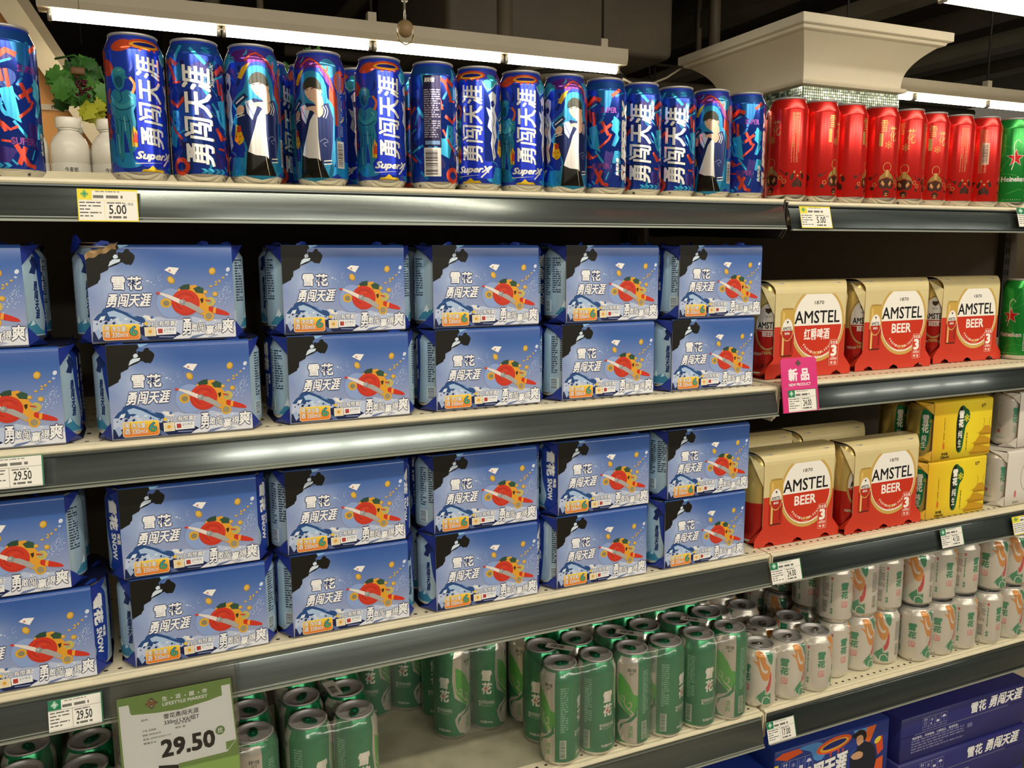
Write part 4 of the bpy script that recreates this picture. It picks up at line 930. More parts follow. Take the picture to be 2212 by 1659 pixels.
ye = six_pack('beer_carton', YW, YA, [], YCB, YCA, None, (0, 0, 0, 0)); uy = [False]
z = SH[3][1]+.0002
for i, (x, y, zz, lab) in enumerate(((1.6140, .022, 0, 'yellow six-can beer carton standing on the third shelf beside the gold and red cartons'), (1.6170, .020, HP, 'yellow six-can beer carton stacked on top of the other yellow one'))):
    place_pack(ye, uy, x, y, z+zz, 0, lab, 'beer carton', 'yellow six-can cartons', (-52/33-.8, 0, -52/33-.7, 0))
# ---- white six-can cartons
WP = mat('white_carton_print', 'DAD5CC', .45, noise=.04, nscale=14)
A = Art(); A.lv = 2; A.ring(-10, 62, 28, 36, .7, '4A4A44', n=22, a0=110, a1=250).ell(-52, 26, 3.4, 8, 'C8706A', n=14).text('雪\n花', 8, 50, 22, 90, '2E9A70', .04).lines(-58, 5, -40, 10, 2, '6A6A60', 3)
WA = A.flat('front_artwork', clip=CLIP); WW = carton(.165, .132, .1188, .0165, WP, mat('white_side_print', 'D4CDC2', .5), mat('white_top_print', 'CBC5BB', .5))
we = six_pack('beer_carton', WW, WA, [], WCB, WCA, None, (0, 0, 0, 0)); uw = [False]
for i, (x, y, zz, lab) in enumerate(((1.8390, .018, 0, 'white six-can beer carton at the right edge, lower of two'), (1.8800, .030, HP, 'white six-can beer carton at the right edge, stacked on the lower one'))):
    place_pack(we, uw, x, y, z+zz, 0, lab, 'beer carton', 'white six-can cartons', (-52/33-.8, 0, -52/33-.7, 0))
# ================================================================ single cans on the top shelf
def can_thing(name, body, art, lid, label, group, loc, uf):
    root = empty(name, loc)
    obj('body', body, root); obj('printed_artwork', art, root)
    if lid: obj('lid', lid[0], root); obj('pull_tab', lid[1], root)
    tag(root, label, 'beer can', group)
    th = math.atan2(CAM.x-loc[0], -(CAM.y-loc[1])); root.rotation_euler[2] = th-uf/33
    return root
Z1 = SH[1][0]+.0002
def from_lid(u, v, zt): p = atz(u, v, zt); return p.x, p.y
SXG = 'tall blue beer cans on the top shelf'
PLATE = 'with upright white lettering on a navy plate'
top = [('B', 34, (3, 70), 'tall blue graffiti beer can cut off by the left edge of the top shelf'),
 ('A', -16, (285.5, 81.5), 'tall blue beer can with a teal figure, first right of the gap beside the bottles'),
 ('B', 0, (418, 93), 'tall blue graffiti beer can with big white lettering, second right of the gap'),
 ('A', 66, (541.5, 108), 'tall blue beer can showing a person in a cap, left one of the pair'),
 ('A', 84, (688, 121), 'tall blue beer can showing a person in a cap, right one of the pair'),
 ('A', -12, (818.7, 130.5), 'tall blue beer can with hoop and white lettering, left of the bar code can'),
 ('B', -52, (934.7, 140.7), 'tall blue beer can turned with its bar code panel to the front'),
 ('A', 8, (1030.6, 152.6), 'tall blue beer can with hoop and white lettering, right of the bar code can'),
 ('A', -8, (1125.6, 162), 'tall blue hoop can with white lettering, second right of the bar code can'),
 ('A', 58, (1220, 169.5), 'tall blue beer can with a person, standing mid row under the lamp end'),
 ('B', 52, (1307, 176), 'tall blue graffiti beer can without big lettering, mid row'),
 ('B', 0, (1384.3, 182), 'tall blue graffiti can with big lettering, left of two alike'),
 ('B', 0, (1459.4, 191.2), 'tall blue graffiti can with big lettering, right of two alike'),
 ('A', 74, (1537.7, 201), 'tall blue beer can with a person in a cap, next to last blue can'),
 ('B', 46, (1611, 211), 'tall blue graffiti beer can standing next to the first red can')]
px_, py_ = None, None
for ty, uf, (u, v), lab in top:
    x, y = from_lid(u, v, SH[1][0]+.1665); y = min(max(y, .028), .045)
    if px_ is not None:
        for dy in (0, .004, -.004, .008, -.008, .012, .018, .024, .030):
            x = aty(u, v, .033+dy).x; y = .033+dy
            if math.hypot(x-px_, y-py_) >= .0664: break
    x = aty(u, v, y).x; px_, py_ = x, y
    can_thing('beer_can', SXBODY, SXA if ty == 'A' else SXB, LID500, lab, SXG, (x, y, Z1), uf)
for i, (u, v, lab) in enumerate(((572, 168, 'a'), (668, 174, 'right side of the gap between the two person cans'), (772, 174, 'behind the gap left of the can before the bar code can'), (884, 178, 'seen just left of the bar code can'), (986, 184, 'seen just right of the bar code can'))):
    lab = ('showing left in the gap between the two person cans', 'showing right in the gap between the two person cans', 'peeking out right of the second person can', 'peeking out left of the bar code can', 'peeking out right of the bar code can')[i]
    x = aty(u, v, .112).x
    can_thing('beer_can', SXBODY, SXA if i % 3 else SXB, LID500, 'second-row tall blue beer can '+lab, 'second row of tall blue cans', (x, .112, Z1), (i*37) % 90-40)
reds = [(1704.7, 216.6, 27, 'first on the left, beside the blue ones'), (1772.6, 223.4, 72, 'second from the left'), (1834.4, 227.9, 60, 'third from the left'), (1903.7, 231.6, -16, 'fourth from the left'), (1962, 237.7, 0, 'fifth from the left, mask facing front'), (2012.7, 244.5, -14, 'sixth from the left'), (2068.4, 248.7, 24, 'seventh from the left'), (2126.6, 252.9, 142, 'last one, beside the green can')]
for k, (u, v, uf, lab) in enumerate(reds):
    for dy in (0, .004, -.004, .008, .012, .018, .024, .030):
        y = .034+dy; x = aty(u, v, y).x
        if math.hypot(x-px_, y-py_) >= .0664: break
    px_, py_ = x, y
    can_thing('beer_can', REDBODY, REDA, LID500, 'tall red beer can, '+lab, 'tall red beer cans on the top shelf', (x, y, SH[1][1]+.0002), uf-52)
x = max(aty(2184.9, 255.4, .034).x, px_+.0668)
can_thing('beer_can', HEB, HEA, LID500, 'tall green beer can with red star at the right end of the top shelf', None, (x, .034, SH[1][1]+.0002), -52-12)
for k, x in enumerate((1.212, 1.282)):
    can_thing('beer_can', REDBODY, REDA, LID500, 'second-row tall red beer can hidden behind the %s red can' % ('first', 'second')[k], 'second row of tall red cans', (x, .112, SH[1][1]+.0002), k*23)
# green star cans on the second shelf
for (u, v, uf, lab) in ((2178, 599.6, -52+14, 'tall green beer can with red star beside the last gold and red carton'), (2224, 594, -52+10, 'tall green beer can with red star cut off by the right picture edge')):
    y = .070; p = aty(u, v, y)
    can_thing('beer_can', HEB, HEA, LID500, lab, 'green star cans', (1.8255 if u < 2200 else 1.8925, y, SH[2][1]+.0002), uf)

# ================================================================ shrink-wrapped cans on the fourth shelf
FILM = bpy.data.materials.new('shrink_film'); FILM.use_nodes = True
nt = FILM.node_tree; nt.nodes.clear()
o_ = nt.nodes.new('ShaderNodeOutputMaterial'); t_ = nt.nodes.new('ShaderNodeBsdfTransparent'); g_ = nt.nodes.new('ShaderNodeBsdfGlossy'); d_ = nt.nodes.new('ShaderNodeBsdfDiffuse')
t_.inputs[0].default_value = (.97, .97, .96, 1); g_.inputs['Roughness'].default_value = .16; d_.inputs[0].default_value = (.8, .8, .76, 1)
m1 = nt.nodes.new('ShaderNodeMixShader'); m2 = nt.nodes.new('ShaderNodeMixShader'); m1.inputs[0].default_value = .45; m2.inputs[0].default_value = .10
tc_ = nt.nodes.new('ShaderNodeTexCoord'); nz_ = nt.nodes.new('ShaderNodeTexNoise'); nz_.inputs['Scale'].default_value = 30; bp_ = nt.nodes.new('ShaderNodeBump'); bp_.inputs['Distance'].default_value = .004
nt.links.new(tc_.outputs['Object'], nz_.inputs['Vector']); nt.links.new(nz_.outputs[0], bp_.inputs['Height']); nt.links.new(bp_.outputs[0], g_.inputs['Normal'])
nt.links.new(d_.outputs[0], m1.inputs[1]); nt.links.new(g_.outputs[0], m1.inputs[2]); nt.links.new(t_.outputs[0], m2.inputs[1]); nt.links.new(m1.outputs[0], m2.inputs[2]); nt.links.new(m2.outputs[0], o_.inputs[0])
def film(pts, H, neck):
    """tight film round a pack: hull of the cans, drawn in over the shoulders"""
    c = []
    for x, y in pts:
        for k in range(24): a = k*math.pi/12; c.append((x+.0336*math.cos(a), y+.0336*math.sin(a)))
    idx = geometry.convex_hull_2d([Vector(p) for p in c]); hull = [c[i] for i in idx]
    mx = sum(p[0] for p in pts)/len(pts); my = sum(p[1] for p in pts)/len(pts)
    m = MB(); lv = [(0, .010), (0, H-neck), (-.0055, H-.003), (-.012, H+.0008)]; v = []
    for ins, z in lv:
        for hx, hy in hull:
            n = min(((hx-x)**2+(hy-y)**2, x, y) for x, y in pts); d = Vector((hx-n[1], hy-n[2])); L = d.length; d = d/L*(L+ins); v.append((n[1]+d.x, n[2]+d.y, z))
    N = len(hull)
    m.add(v, [(i*N+k, i*N+(k+1) % N, (i+1)*N+(k+1) % N, (i+1)*N+k) for i in range(len(lv)-1) for k in range(N)], FILM, True)
    return m.mesh('shrink_film')
_fc = {}
def bar_sticker(seed):
    A = Art(); A.lv = 1; A.rect(-24, -9, 24, 9, 'C9C6BE'); A.lv = 2; A.barcode(-18, -7, 10, 7, 'BFBCB4', '2A2626', seed).lines(-14, 7.4, 12, 8.4, 1, '6A6660', 3)
    return A.flat('bar_code_sticker', Matrix.Rotation(-math.pi/2, 4, 'X'))
STK = bar_sticker(3)
def pack(kind, pos, z, label, group, ufs=None, sticker=None, rz=0, filmy=True, seed=0):
    """pos = can centres in the world; the pack stands at their mean"""
    mx = sum(p[0] for p in pos)/len(pos); my = sum(p[1] for p in pos)/len(pos)
    B, A_, L, H, nk = (GRB, GRA, LID500G, .168, .0205) if kind == 'g' else (WHB, WHA, LID330, .1155, .0165)
    root = empty('shrink_wrapped_beer_pack', (mx, my, z)); tag(root, label, 'beer pack', group)
    r = random.Random(seed)
    for i, (x, y) in enumerate(pos):
        c = obj('can', B, root, (x-mx, y-my, 0))
        th = math.atan2(CAM.x-x, -(CAM.y-y)); uf = ufs[i] if ufs and i < len(ufs) and ufs[i] is not None else r.uniform(-100, 100)
        c.rotation_euler[2] = th-uf/33
        obj('can_artwork', A_, c); obj('lid', L[0], c); obj('pull_tab', L[1], c)
        for q in kids(c):
            if q.name.startswith('pull_tab'): q.rotation_euler[2] = r.uniform(0, 6.28)
    if filmy:
        key = (kind, tuple((round(x-mx, 4), round(y-my, 4)) for x, y in pos))
        if key not in _fc: _fc[key] = film([(x-mx, y-my) for x, y in pos], H, nk)
        obj('shrink_film', _fc[key], root)
    for sx, sy, sr in (sticker or []):
        s = obj('bar_code_sticker', STK, root, (sx-mx, sy-my, H+.002), sr)
    root.rotation_euler[2] = rz
    return root
z4 = SH[4][0]+.0003; z4r = SH[4][1]+.0003
GG = 'green and silver half-litre packs'
P_ = .0668
front = [(.7262, .034), (.7935, .034), (.8610, .031), (.9282, .030), (.9958, .029), (1.0632, .029)]
fu = [-52+62, -52-22, -52+42, -52-30-6, -52-24, -52+40]
names = ['nearest the empty place', 'in the middle', 'beside the white cans']
for k in range(3):
    a, b = front[2*k], front[2*k+1]
    pos = [a, b, (a[0], a[1]+P_), (b[0], b[1]+P_), (a[0], a[1]+2*P_), (b[0], b[1]+2*P_)]
    st = [((a[0]+b[0])/2-.012, a[1]+P_*.62, -.75)]
    pack('g', pos, z4, 'shrink-wrapped pack of green and silver cans, front row, '+names[k], GG, [fu[2*k], fu[2*k+1], -52+10, -52+30, None, None], st, seed=k)
    pos = [(x, y+3*P_+.0028) for x, y in pos]
    pack('g', pos, z4, 'shrink-wrapped green cans at the back, behind the pack '+names[k], GG, None, [((a[0]+b[0])/2, a[1]+3.6*P_, -.8)], seed=k+9)
pos = [(.5905, .178), (.6575, .178), (.5905, .245), (.6575, .245)]
pack('g', pos, z4, 'four shrink-wrapped green cans standing back, just left of the front packs', GG, [-52+14, -52+2, None, None], seed=5)
pos = [(.4795, .298), (.5465, .298), (.4795, .365), (.5465, .365)]
pack('g', pos, z4, 'four shrink-wrapped green cans deep on the shelf beyond the bare board', GG, [-52+3, -52+8, None, None], seed=6)
pos = [(.3195, .033), (.3865, .030), (.3215, .100), (.3885, .097), (.3235, .167), (.3905, .164)]
pack('g', pos, z4, 'shrink-wrapped pack of green and silver cans at the left of the bare board', GG, [-52-18, -52-12], [(.369, .098, .12+1.57)], seed=7)
pos = [(.1765, .030), (.2435, .030), (.1780, .0970), (.2450, .0970), (.1795, .164), (.2465, .164)]
pack('g', pos, z4, 'shrink-wrapped pack of green and silver cans partly behind the hanging price sign', GG, [-52+30, -52+44], [(.222, .085, 1.5)], seed=8)
pos = [(.034, .040), (.101, .040), (.036, .107), (.103, .107), (.038, .174), (.105, .174)]
pack('g', pos, z4, 'shrink-wrapped pack of green and silver cans left of the hanging price sign', GG, None, None, seed=12)
pos = [(-.110, .060), (-.043, .060), (-.108, .127), (-.041, .127), (-.106, .194), (-.039, .194)]
pack('g', pos, z4, 'shrink-wrapped pack of green and silver cans at the left edge of the fourth shelf', GG, None, None, seed=13)
# white 330 ml packs
GW = 'white beer packs on the right of the fourth shelf'
def wrow(x0, y0, n, dy=2, p=.0672): return [(x0+i*p, y0+j*p) for j in range(dy) for i in range(n)]
z = z4r
pack('w', wrow(1.1415, .040, 3), z, 'shrink-wrapped white cans, single layer beside the tall green cans', GW, [-52+20, -52+2, -52-16], [(1.163, .082, -.7)], seed=21)
pack('w', wrow(1.3470, .066, 3, 2, .0668), z, 'shrink-wrapped white cans, lower layer, second pack from the green cans', GW, [-52-26, -52+4, -52+30], seed=22)
pack('w', wrow(1.5500, .046, 3, 2, .0668), z, 'shrink-wrapped white cans, lower layer, third pack from the green cans', GW, [-52+2, -52-2, -52-24], seed=23)
pack('w', wrow(1.7530, .040, 3, 2, .0668), z, 'shrink-wrapped white cans, lower layer, at the right edge', GW, [-52-32, -52+2, -52+10], seed=24)
zu = z+.1163
pack('w', wrow(1.3440, .062, 3, 2, .0668), zu, 'shrink-wrapped white cans, upper layer, nearest the green cans', GW, [-52-20, -52+36, -52-30], seed=25)
pack('w', wrow(1.5520, .052, 3, 2, .0668), zu, 'shrink-wrapped white cans, upper layer, middle pack', GW, [-52+30, -52-22, -52-32], seed=26)
pack('w', wrow(1.7600, .042, 3, 2, .0668), zu, 'shrink-wrapped white cans, upper layer, at the right edge', GW, [-52+8, -52+20, -52+30], seed=27)
pack('w', wrow(1.1600, .190, 2, 2, .0672), z, 'two by two shrink-wrapped white cans behind the single-layer pack', GW, [-52+36, -52-30], seed=28)
pack('w', wrow(1.3480, .215, 3, 2, .0668), zu, 'shrink-wrapped white cans standing behind the upper layer', GW, [-52+36, -52-30], seed=29)
pack('w', wrow(1.3480, .215, 3, 2, .0668), z, 'shrink-wrapped white cans standing behind the lower layer', GW, [-52+36, -52-30], seed=30)

# ================================================================ price cards in the rails
def price_art(price, colr, w=70, h=36, old=None):
    A = Art(); A.lv = 1; A.rect(-w/2, -h/2, w/2, h/2, 'ECEAE2')
    A.up()
    yl = colr == 'E6D634'
    if yl:
        A.rect(-w/2, h/2-2, w/2, h/2, colr).rect(-w/2, -h/2, -w/2+1.2, h/2, colr).rect(-w/2, -h/2, w/2, -h/2+1.4, colr).rect(w/2-1.0, -h/2, w/2, h/2, colr)
    else: A.rect(w/2-1.6, -h/2, w/2, h/2, colr).rect(-w/2, h/2-.8, w/2, h/2, colr)
    A.rect(-w/2, h*.17, -w/2+w*.24, h/2-.6, colr)
    A.up().poly([(-w*.38, h*.47), (-w*.31, h*.34), (-w*.38, h*.22), (-w*.45, h*.34)], 'BFE0CC' if not yl else '3E9A6A')
    A.ring(-w*.38, h*.345, h*.07, h*.07, .5, colr, n=10)
    A.lv = 2; c = '3A3A38'
    A.line([(-w/2+1, h*.15), (w/2-1.5, h*.15)], .35, c if not yl else colr).line([(-w*.06, h*.15), (-w*.06, -h/2+1)], .35, c if not yl else colr).line([(-w/2+1, -h/2+1.2), (w/2-1, -h/2+1.2)], .3, c if not yl else colr)
    A.lines(-w*.2, h*.38, w*.2, h*.44, 1, '8A8880', 3).lines(-w*.24, h*.18, w*.25, h*.31, 1, '6E6C66', 5, .7)
    A.lines(-w*.47, -h*.42, -w*.12, h*.1, 5, '5A5854', 9, .35).lines(-w*.02, h*.02, w*.26, h*.1, 1, '7A7874', 8)
    A.text(price, w*.01, -h*.27, w*.30, h*.02, '1C1C1E', .012)
    if old: A.text(old, w*.26, h*.0, w*.42, h*.09, '4A4846', .0)
    A.lines(0, -h*.43, w*.34, -h*.33, 1, '6A6862', 2, .7)
    return A
def price_card(name, poly_px, price, colr, label, dy=.0, h=.036, old=None, n=1, w=None):
    """card slipped into the rail: its left and right edges in the picture give its place along the rail"""
    (u0, v0), (u1, v1) = poly_px
    a = aty(u0, v0, -.010-dy); b = aty(u1, v1, -.010-dy); W = (w or (b.x-a.x)); cx = (a.x+b.x)/2; cz = (a.z+b.z)/2
    root = empty(name, (cx, -.0125-dy, cz)); root.rotation_euler[0] = -math.radians(15)
    m = MB(); m.box(-W/2, W/2, 0, .0006, -h/2, h/2, WHITE); m.obj('card', root)
    A = price_art(price, colr, W*1000, h*1000, old); obj('printed_text', A.flat('printed_text'), root)
    tag(root, label, 'price tag', 'price cards in the shelf rails'); return root
GRC, YLC = '1F7A52', 'E6D634'
price_card('price_card', ((168, 444), (298, 444)), '5.00', YLC, 'yellow-edged price card reading 5.00 on the left of the top rail', h=.0385, old='6.90')
price_card('price_card', ((1727, 469), (1793, 470)), '5.00', YLC, 'yellow-edged price card reading 5.00 below the red cans', h=.037, old='6.90')
price_card('price_card', ((2196, 470), (2262, 470)), '6.90', GRC, 'green-edged price card cut off at the right end of the top rail', h=.037)
price_card('price_card', ((-40, 1022), (95, 1017)), '29.50', GRC, 'price card reading 29.50 at the left end of the second rail', h=.036)
price_card('price_card', ((1664, 1238), (1729, 1228)), '24.00', GRC, 'price card reading 24.00 with no pink holder, at the third rail joint', h=.037)
price_card('price_card', ((2031, 1163), (2078, 1156)), '41.50', GRC, 'price card reading 41.50 below the yellow cartons', h=.036)
price_card('price_card', ((2186, 1134), (2250, 1126)), '38.00', YLC, 'yellow-edged price card at the right edge of the third rail', h=.037)
price_card('price_card', ((105, 1548), (222, 1523)), '29.50', GRC, 'green-edged price card reading 29.50 left of the hanging sign', h=.037)
price_card('price_card', ((1656, 1583), (1716, 1567)), '17.00', GRC, 'price card reading 17.00 at the lowest rail joint', h=.038)
# pink holder with its card
a = aty(1691, 840, -.016); b = aty(1768, 832, -.016)
root = empty('new_product_holder', ((a.x+b.x)/2, -.0165, -.0875)); root.rotation_euler[0] = math.radians(-9)
tag(root, 'bright pink NEW PRODUCT card holder with a price card reading 24.00', 'price tag')
PINK = mat('pink_plastic', 'D81E78', .3, coat=.4)
A = Art(); A.rrect(-37, -24, 37, 63, 4, PINK); m = MB(); W_ = (b.x-a.x)*1000/2
pl = [(-W_, -27), (W_, -27), (W_, 62), (W_-4, 66), (-W_+4, 66), (-W_, 62)]
m.prism([(x/1000, z/1000) for x, z in pl], 'y', 0, .0012, PINK); m.obj('plate', root)
A = price_art('24.00', GRC, 60, 37); B = Art(); B.lv = 1
for v, f, mm, lv in A.L: B.L.append(([(x*W_*2*.80/60+W_*.10, y-7.5) for x, y in v], f, mm, lv+1))
B.lv = 2; B.text('新 品', -24, 26, 22, 48, 'F2E8EC', .04).text('NEW PRODUCT', -24, 17.5, 24, 22.5, 'F2E8EC', .02)
B.poly([(-1, 62), (5, 56.5), (-1, 51), (-7, 56.5)], '3A3428').up().ring(-1, 56.5, 2.6, 2.6, .5, 'B0A070', n=10).lv = 2
B.line([(-W_+4, 14.5), (W_-3, 14.5)], .4, 'F07AB0')
obj('printed_text', B.flat('printed_text'), root)
# hanging acrylic sign
p0, p1 = aty(236, 1490, -.020), aty(508, 1434, -.020)
W_ = (p1-p0).length; root = empty('hanging_price_sign', ((p0.x+p1.x)/2, -.022, (p0.z+p1.z)/2)); root.rotation_euler[0] = math.radians(-4)
tag(root, 'clear hanging sign holder with a green and white card reading 29.50', 'sign')
W = W_*1000; H_ = 118; 
AC = bpy.data.materials.new('clear_sleeve'); AC.use_nodes = True; nt = AC.node_tree; nt.nodes.clear()
o_ = nt.nodes.new('ShaderNodeOutputMaterial'); t_ = nt.nodes.new('ShaderNodeBsdfTransparent'); g_ = nt.nodes.new('ShaderNodeBsdfGlossy'); mx_ = nt.nodes.new('ShaderNodeMixShader'); fr_ = nt.nodes.new('ShaderNodeFresnel'); fr_.inputs[0].default_value = 1.45
g_.inputs['Roughness'].default_value = .08; t_.inputs[0].default_value = (.99, .99, .985, 1)
nt.links.new(fr_.outputs[0], mx_.inputs[0]); nt.links.new(t_.outputs[0], mx_.inputs[1]); nt.links.new(g_.outputs[0], mx_.inputs[2]); nt.links.new(mx_.outputs[0], o_.inputs[0])
m = MB(); m.box(-W_/2, W_/2, -.0016, -.0008, -H_/1000, .004, AC); m.box(-W_/2, W_/2, .002, .0028, -H_/1000, .004, AC); m.box(-W_/2, -W_/2+.0012, -.0016, .0028, -H_/1000, .004, AC); m.box(W_/2-.0012, W_/2, -.0016, .0028, -H_/1000, .004, AC); m.obj('clear_sleeve', root)
OLV = '7F9E55'; w = W-14; x0 = -w/2; y1 = -15.0; sy = .92
A = Art(); A.lv = 1
def S(X, Y): # close-up pixels of the card to mm
    a = (X-52)/1080; top = 252-185*a; return (x0+w*a, y1-(Y-top)/1206*290*sy*.58*1.02)
A.T = S
A.poly([(52, 252), (1132, 67), (1170, 858), (1170, 1100), (80, 1180), (52, 900)], OLV)
A.up().poly([(66, 325), (155, 310), (178, 410), (600, 375), (1035, 250), (1035, 148), (1120, 133), (1150, 700), (1050, 832), (580, 920), (580, 1100), (85, 1160), (75, 900)], 'F6F6F2')
A.poly([(155, 237), (1030, 85), (1038, 245), (920, 290), (640, 370), (400, 398), (178, 410), (165, 390)], OLV)
A.up().poly([(305, 310), (365, 243), (425, 292), (365, 358)], '5E4A32').up().poly([(345, 282), (365, 262), (388, 282)], 'B4B4A8').poly([(345, 322), (365, 342), (385, 322)], 'B4B4A8').up().text('BHG', 320, 280, 408, 320, 'A87850', .03)
A.lv = 4; KX = w/1080
def TS(body, X, Y, wp, hp, c, bold=.012):
    q = S(X, Y); A.T = None; A.text(body, q[0]-wp*KX/2, q[1]-hp*KX/2*1.12, q[0]+wp*KX/2, q[1]+hp*KX/2*1.12, c, bold); A.T = S
for ch, X, Y in (('生', 490, 258), ('活', 617, 237), ('超', 746, 214), ('市', 871, 193)): TS(ch, X, Y, 50, 44, 'F2F3EE', .035)
A.ell(556, 252, 8, 8, 'F2F3EE', n=8).ell(685, 230, 8, 8, 'F2F3EE', n=8).ell(813, 207, 8, 8, 'F2F3EE', n=8)
TS('LIFESTYLE MARKET', 682, 280, 432, 32, 'F2F3EE', .03)
TS('雪花勇闯天涯', 636, 412, 334, 48, '2A2A2C'); TS('330ml LX6/组T', 636, 472, 334, 46, '2A2A2C')
for t, xx, yy, ww in (('品名:', 293, 464, 70), ('产地: 定档装', 327, 568, 130), ('规格: 800026676', 348, 606, 172), ('条码: 6949352201113', 393, 640, 258), ('零售价:¥', 325, 694, 118), ('等级: 合格 畅', 643, 504, 155), ('单位: 组', 617, 549, 98)): TS(t, xx, yy, ww, 20, '4A4A4C', .01)
TS('29.50', 683, 722, 520, 170, '1E1C1C', .032)
A.ell(997, 605, 46, 46, '6F9050').up(); TS('优', 997, 605, 52, 50, 'F2F3EE', .02); A.lv = 4
A.poly([(1045, 730), (1145, 708), (1130, 760), (1048, 815)], OLV).line([(1050, 832), (1150, 708)], .7, 'F2F3EE').rect(390, 930, 578, 1100, '221E1E')
obj('printed_card', A.flat('printed_card', dz=4e-5, y0=.0006), root)

# ================================================================ cases on the floor deck
CB = mat('navy_case_print', '23256C', .45, noise=.05, nscale=12); CBT = mat('case_top', '141A50', .5); 
def case(name, W, D, H, label, loc, art=None, group=None, rz=0, m_=None, art2=None):
    root = empty(name, loc, rz); m = MB(); m.bbox(0, W, 0, D, 0, H, m_ or CB, .003, 1)
    m.obj('box', root)
    m = MB(); m.box(-.0002+W*.02, W*.98, D*.49, D*.51, H, H+.0003, mat('clear_tape', 'A8A08C', .3)); m.obj('tape', root)
    if art: obj('printed_artwork', art, root)
    tag(root, label, 'beer case', group); return root
def icons(A, x, y, w, h, c='C8C8DC'):
    A.line([(x, y), (x+w, y), (x+w, y+h), (x, y+h)], .5, c, closed=True)
    for i in range(1, 4): A.line([(x+w*i/4, y), (x+w*i/4, y+h)], .4, c)
    A.line([(x, y+h*.2), (x+w, y+h*.2)], .4, c)
    q = w/4
    for k in (.32, .62): A.line([(x+q*k, y+h*.3), (x+q*k, y+h*.85)], .8, c).poly([(x+q*(k-.12), y+h*.8), (x+q*k, y+h*.95), (x+q*(k+.12), y+h*.8)], c)
    A.flake(x+q*1.5, y+h*.7, q*.25, c, .4).ell(x+q*1.4, y+h*.38, q*.12, q*.12, c, n=8)
    A.rect(x+q*2.25, y+h*.35, x+q*2.75, y+h*.55, c).line([(x+q*2.25, y+h*.6), (x+q*2.25, y+h*.9)], .3, c).line([(x+q*2.75, y+h*.6), (x+q*2.75, y+h*.9)], .3, c)
    A.ell(x+q*3.5, y+h*.62, q*.32, h*.2, c, n=12, a0=0, a1=180).line([(x+q*3.5, y+h*.3), (x+q*3.5, y+h*.66)], .5, c)
A = Art(); A.lv = 1
A.text('雪花', 208, 64, 256, 90, 'E8E8E8', .03, out='101444', ow=.03).text('勇闯天涯', 264, 64, 376, 92, 'E8E8E8', .03, .25, out='101444', ow=.03)
A.lv = 1; icons(A, 62, 62, 72, 27)
A.text('畅饮雪花，', 34, 46, 64, 52, 'B8B8CC', .03).text('尽享激情，', 70, 46, 100, 52, 'B8B8CC', .03).text('口感纯正，', 106, 46, 136, 52, 'B8B8CC', .03).text('敬请享受。', 142, 46, 172, 52, 'B8B8CC', .03).lines(32, 14, 190, 44, 5, '7A7AA0', 4, .5).rrect(200, 34, 216, 44, 2, '6A6A98')
A.rect(0, 56.2, 400, 57.4, '0C0E2C').up().lines(40, 56.2, 330, 57.6, 1, '8A8A98', 12, .9)
NA = A.flat('printed_artwork')
A = Art(); A.lv = 1
icons(A, 18, 62, 78, 36)
A.lv = 1; A.poly([(0, 110), (20, 118), (60, 118), (70, 108), (30, 100)], 'D8582C').poly([(60, 118), (110, 119), (130, 100), (120, 80), (100, 84), (90, 104)], '4A86C4', 3).ell(150, 104, 46, 15, 'D85A2C', 6, 28).up().ell(151, 103, 38, 10, 'E8A83A', 6, 26).up().ell(151, 104, 31, 6.5, '1E2A74', 6, 24)
A.lv = 1
for x in (140, 160, 172): A.poly([(x, 90), (x+5, 90), (x+3, 78), (x, 80)], 'C84428')
A.poly([(200, 120), (240, 119), (230, 90), (210, 96)], '5A90CC').poly([(236, 119), (262, 119), (250, 92), (240, 76), (232, 96)], 'D8642C').poly([(262, 80), (280, 92), (285, 60), (270, 50)], 'D04A2A').ell(268, 84, 10, 6, 'DCC83A', 30, 14).poly([(262, 40), (285, 46), (285, 0), (262, 0)], 'D85A2C').poly([(0, 96), (10, 96), (10, 0), (0, 0)], 'E0CC3A').poly([(10, 30), (60, 46), (80, 20), (60, 0), (10, 0)], '3A7AC0', 3)
A.lv = 3; A.text('勇闯天涯', 60, 34, 190, 78, 'E8E8E8', .045, .3, rot=6, out='141428', ow=.03).text('SuperX', 90, 10, 180, 30, 'E8E8E8', .03, .3, rot=5)
A.lv = 3; A.poly([(206, 112), (216, 118), (230, 114), (236, 104), (234, 94), (224, 92), (212, 98), (204, 104)], '1E1814', 3).poly([(210, 104), (222, 106), (228, 98), (226, 86), (216, 84), (210, 92)], 'C89A78', 3).poly([(196, 70), (226, 88), (246, 84), (262, 66), (262, 20), (200, 18), (196, 44)], '1A1E2C', 2)
A.up().poly([(196, 66), (214, 72), (228, 66), (226, 56), (206, 56)], 'C89A78', 3).poly([(186, 74), (206, 86), (212, 78), (192, 62)], '24408C').ell(206, 110, 10, 4, '14110E', 20, 12)
GA = A.flat('printed_artwork')
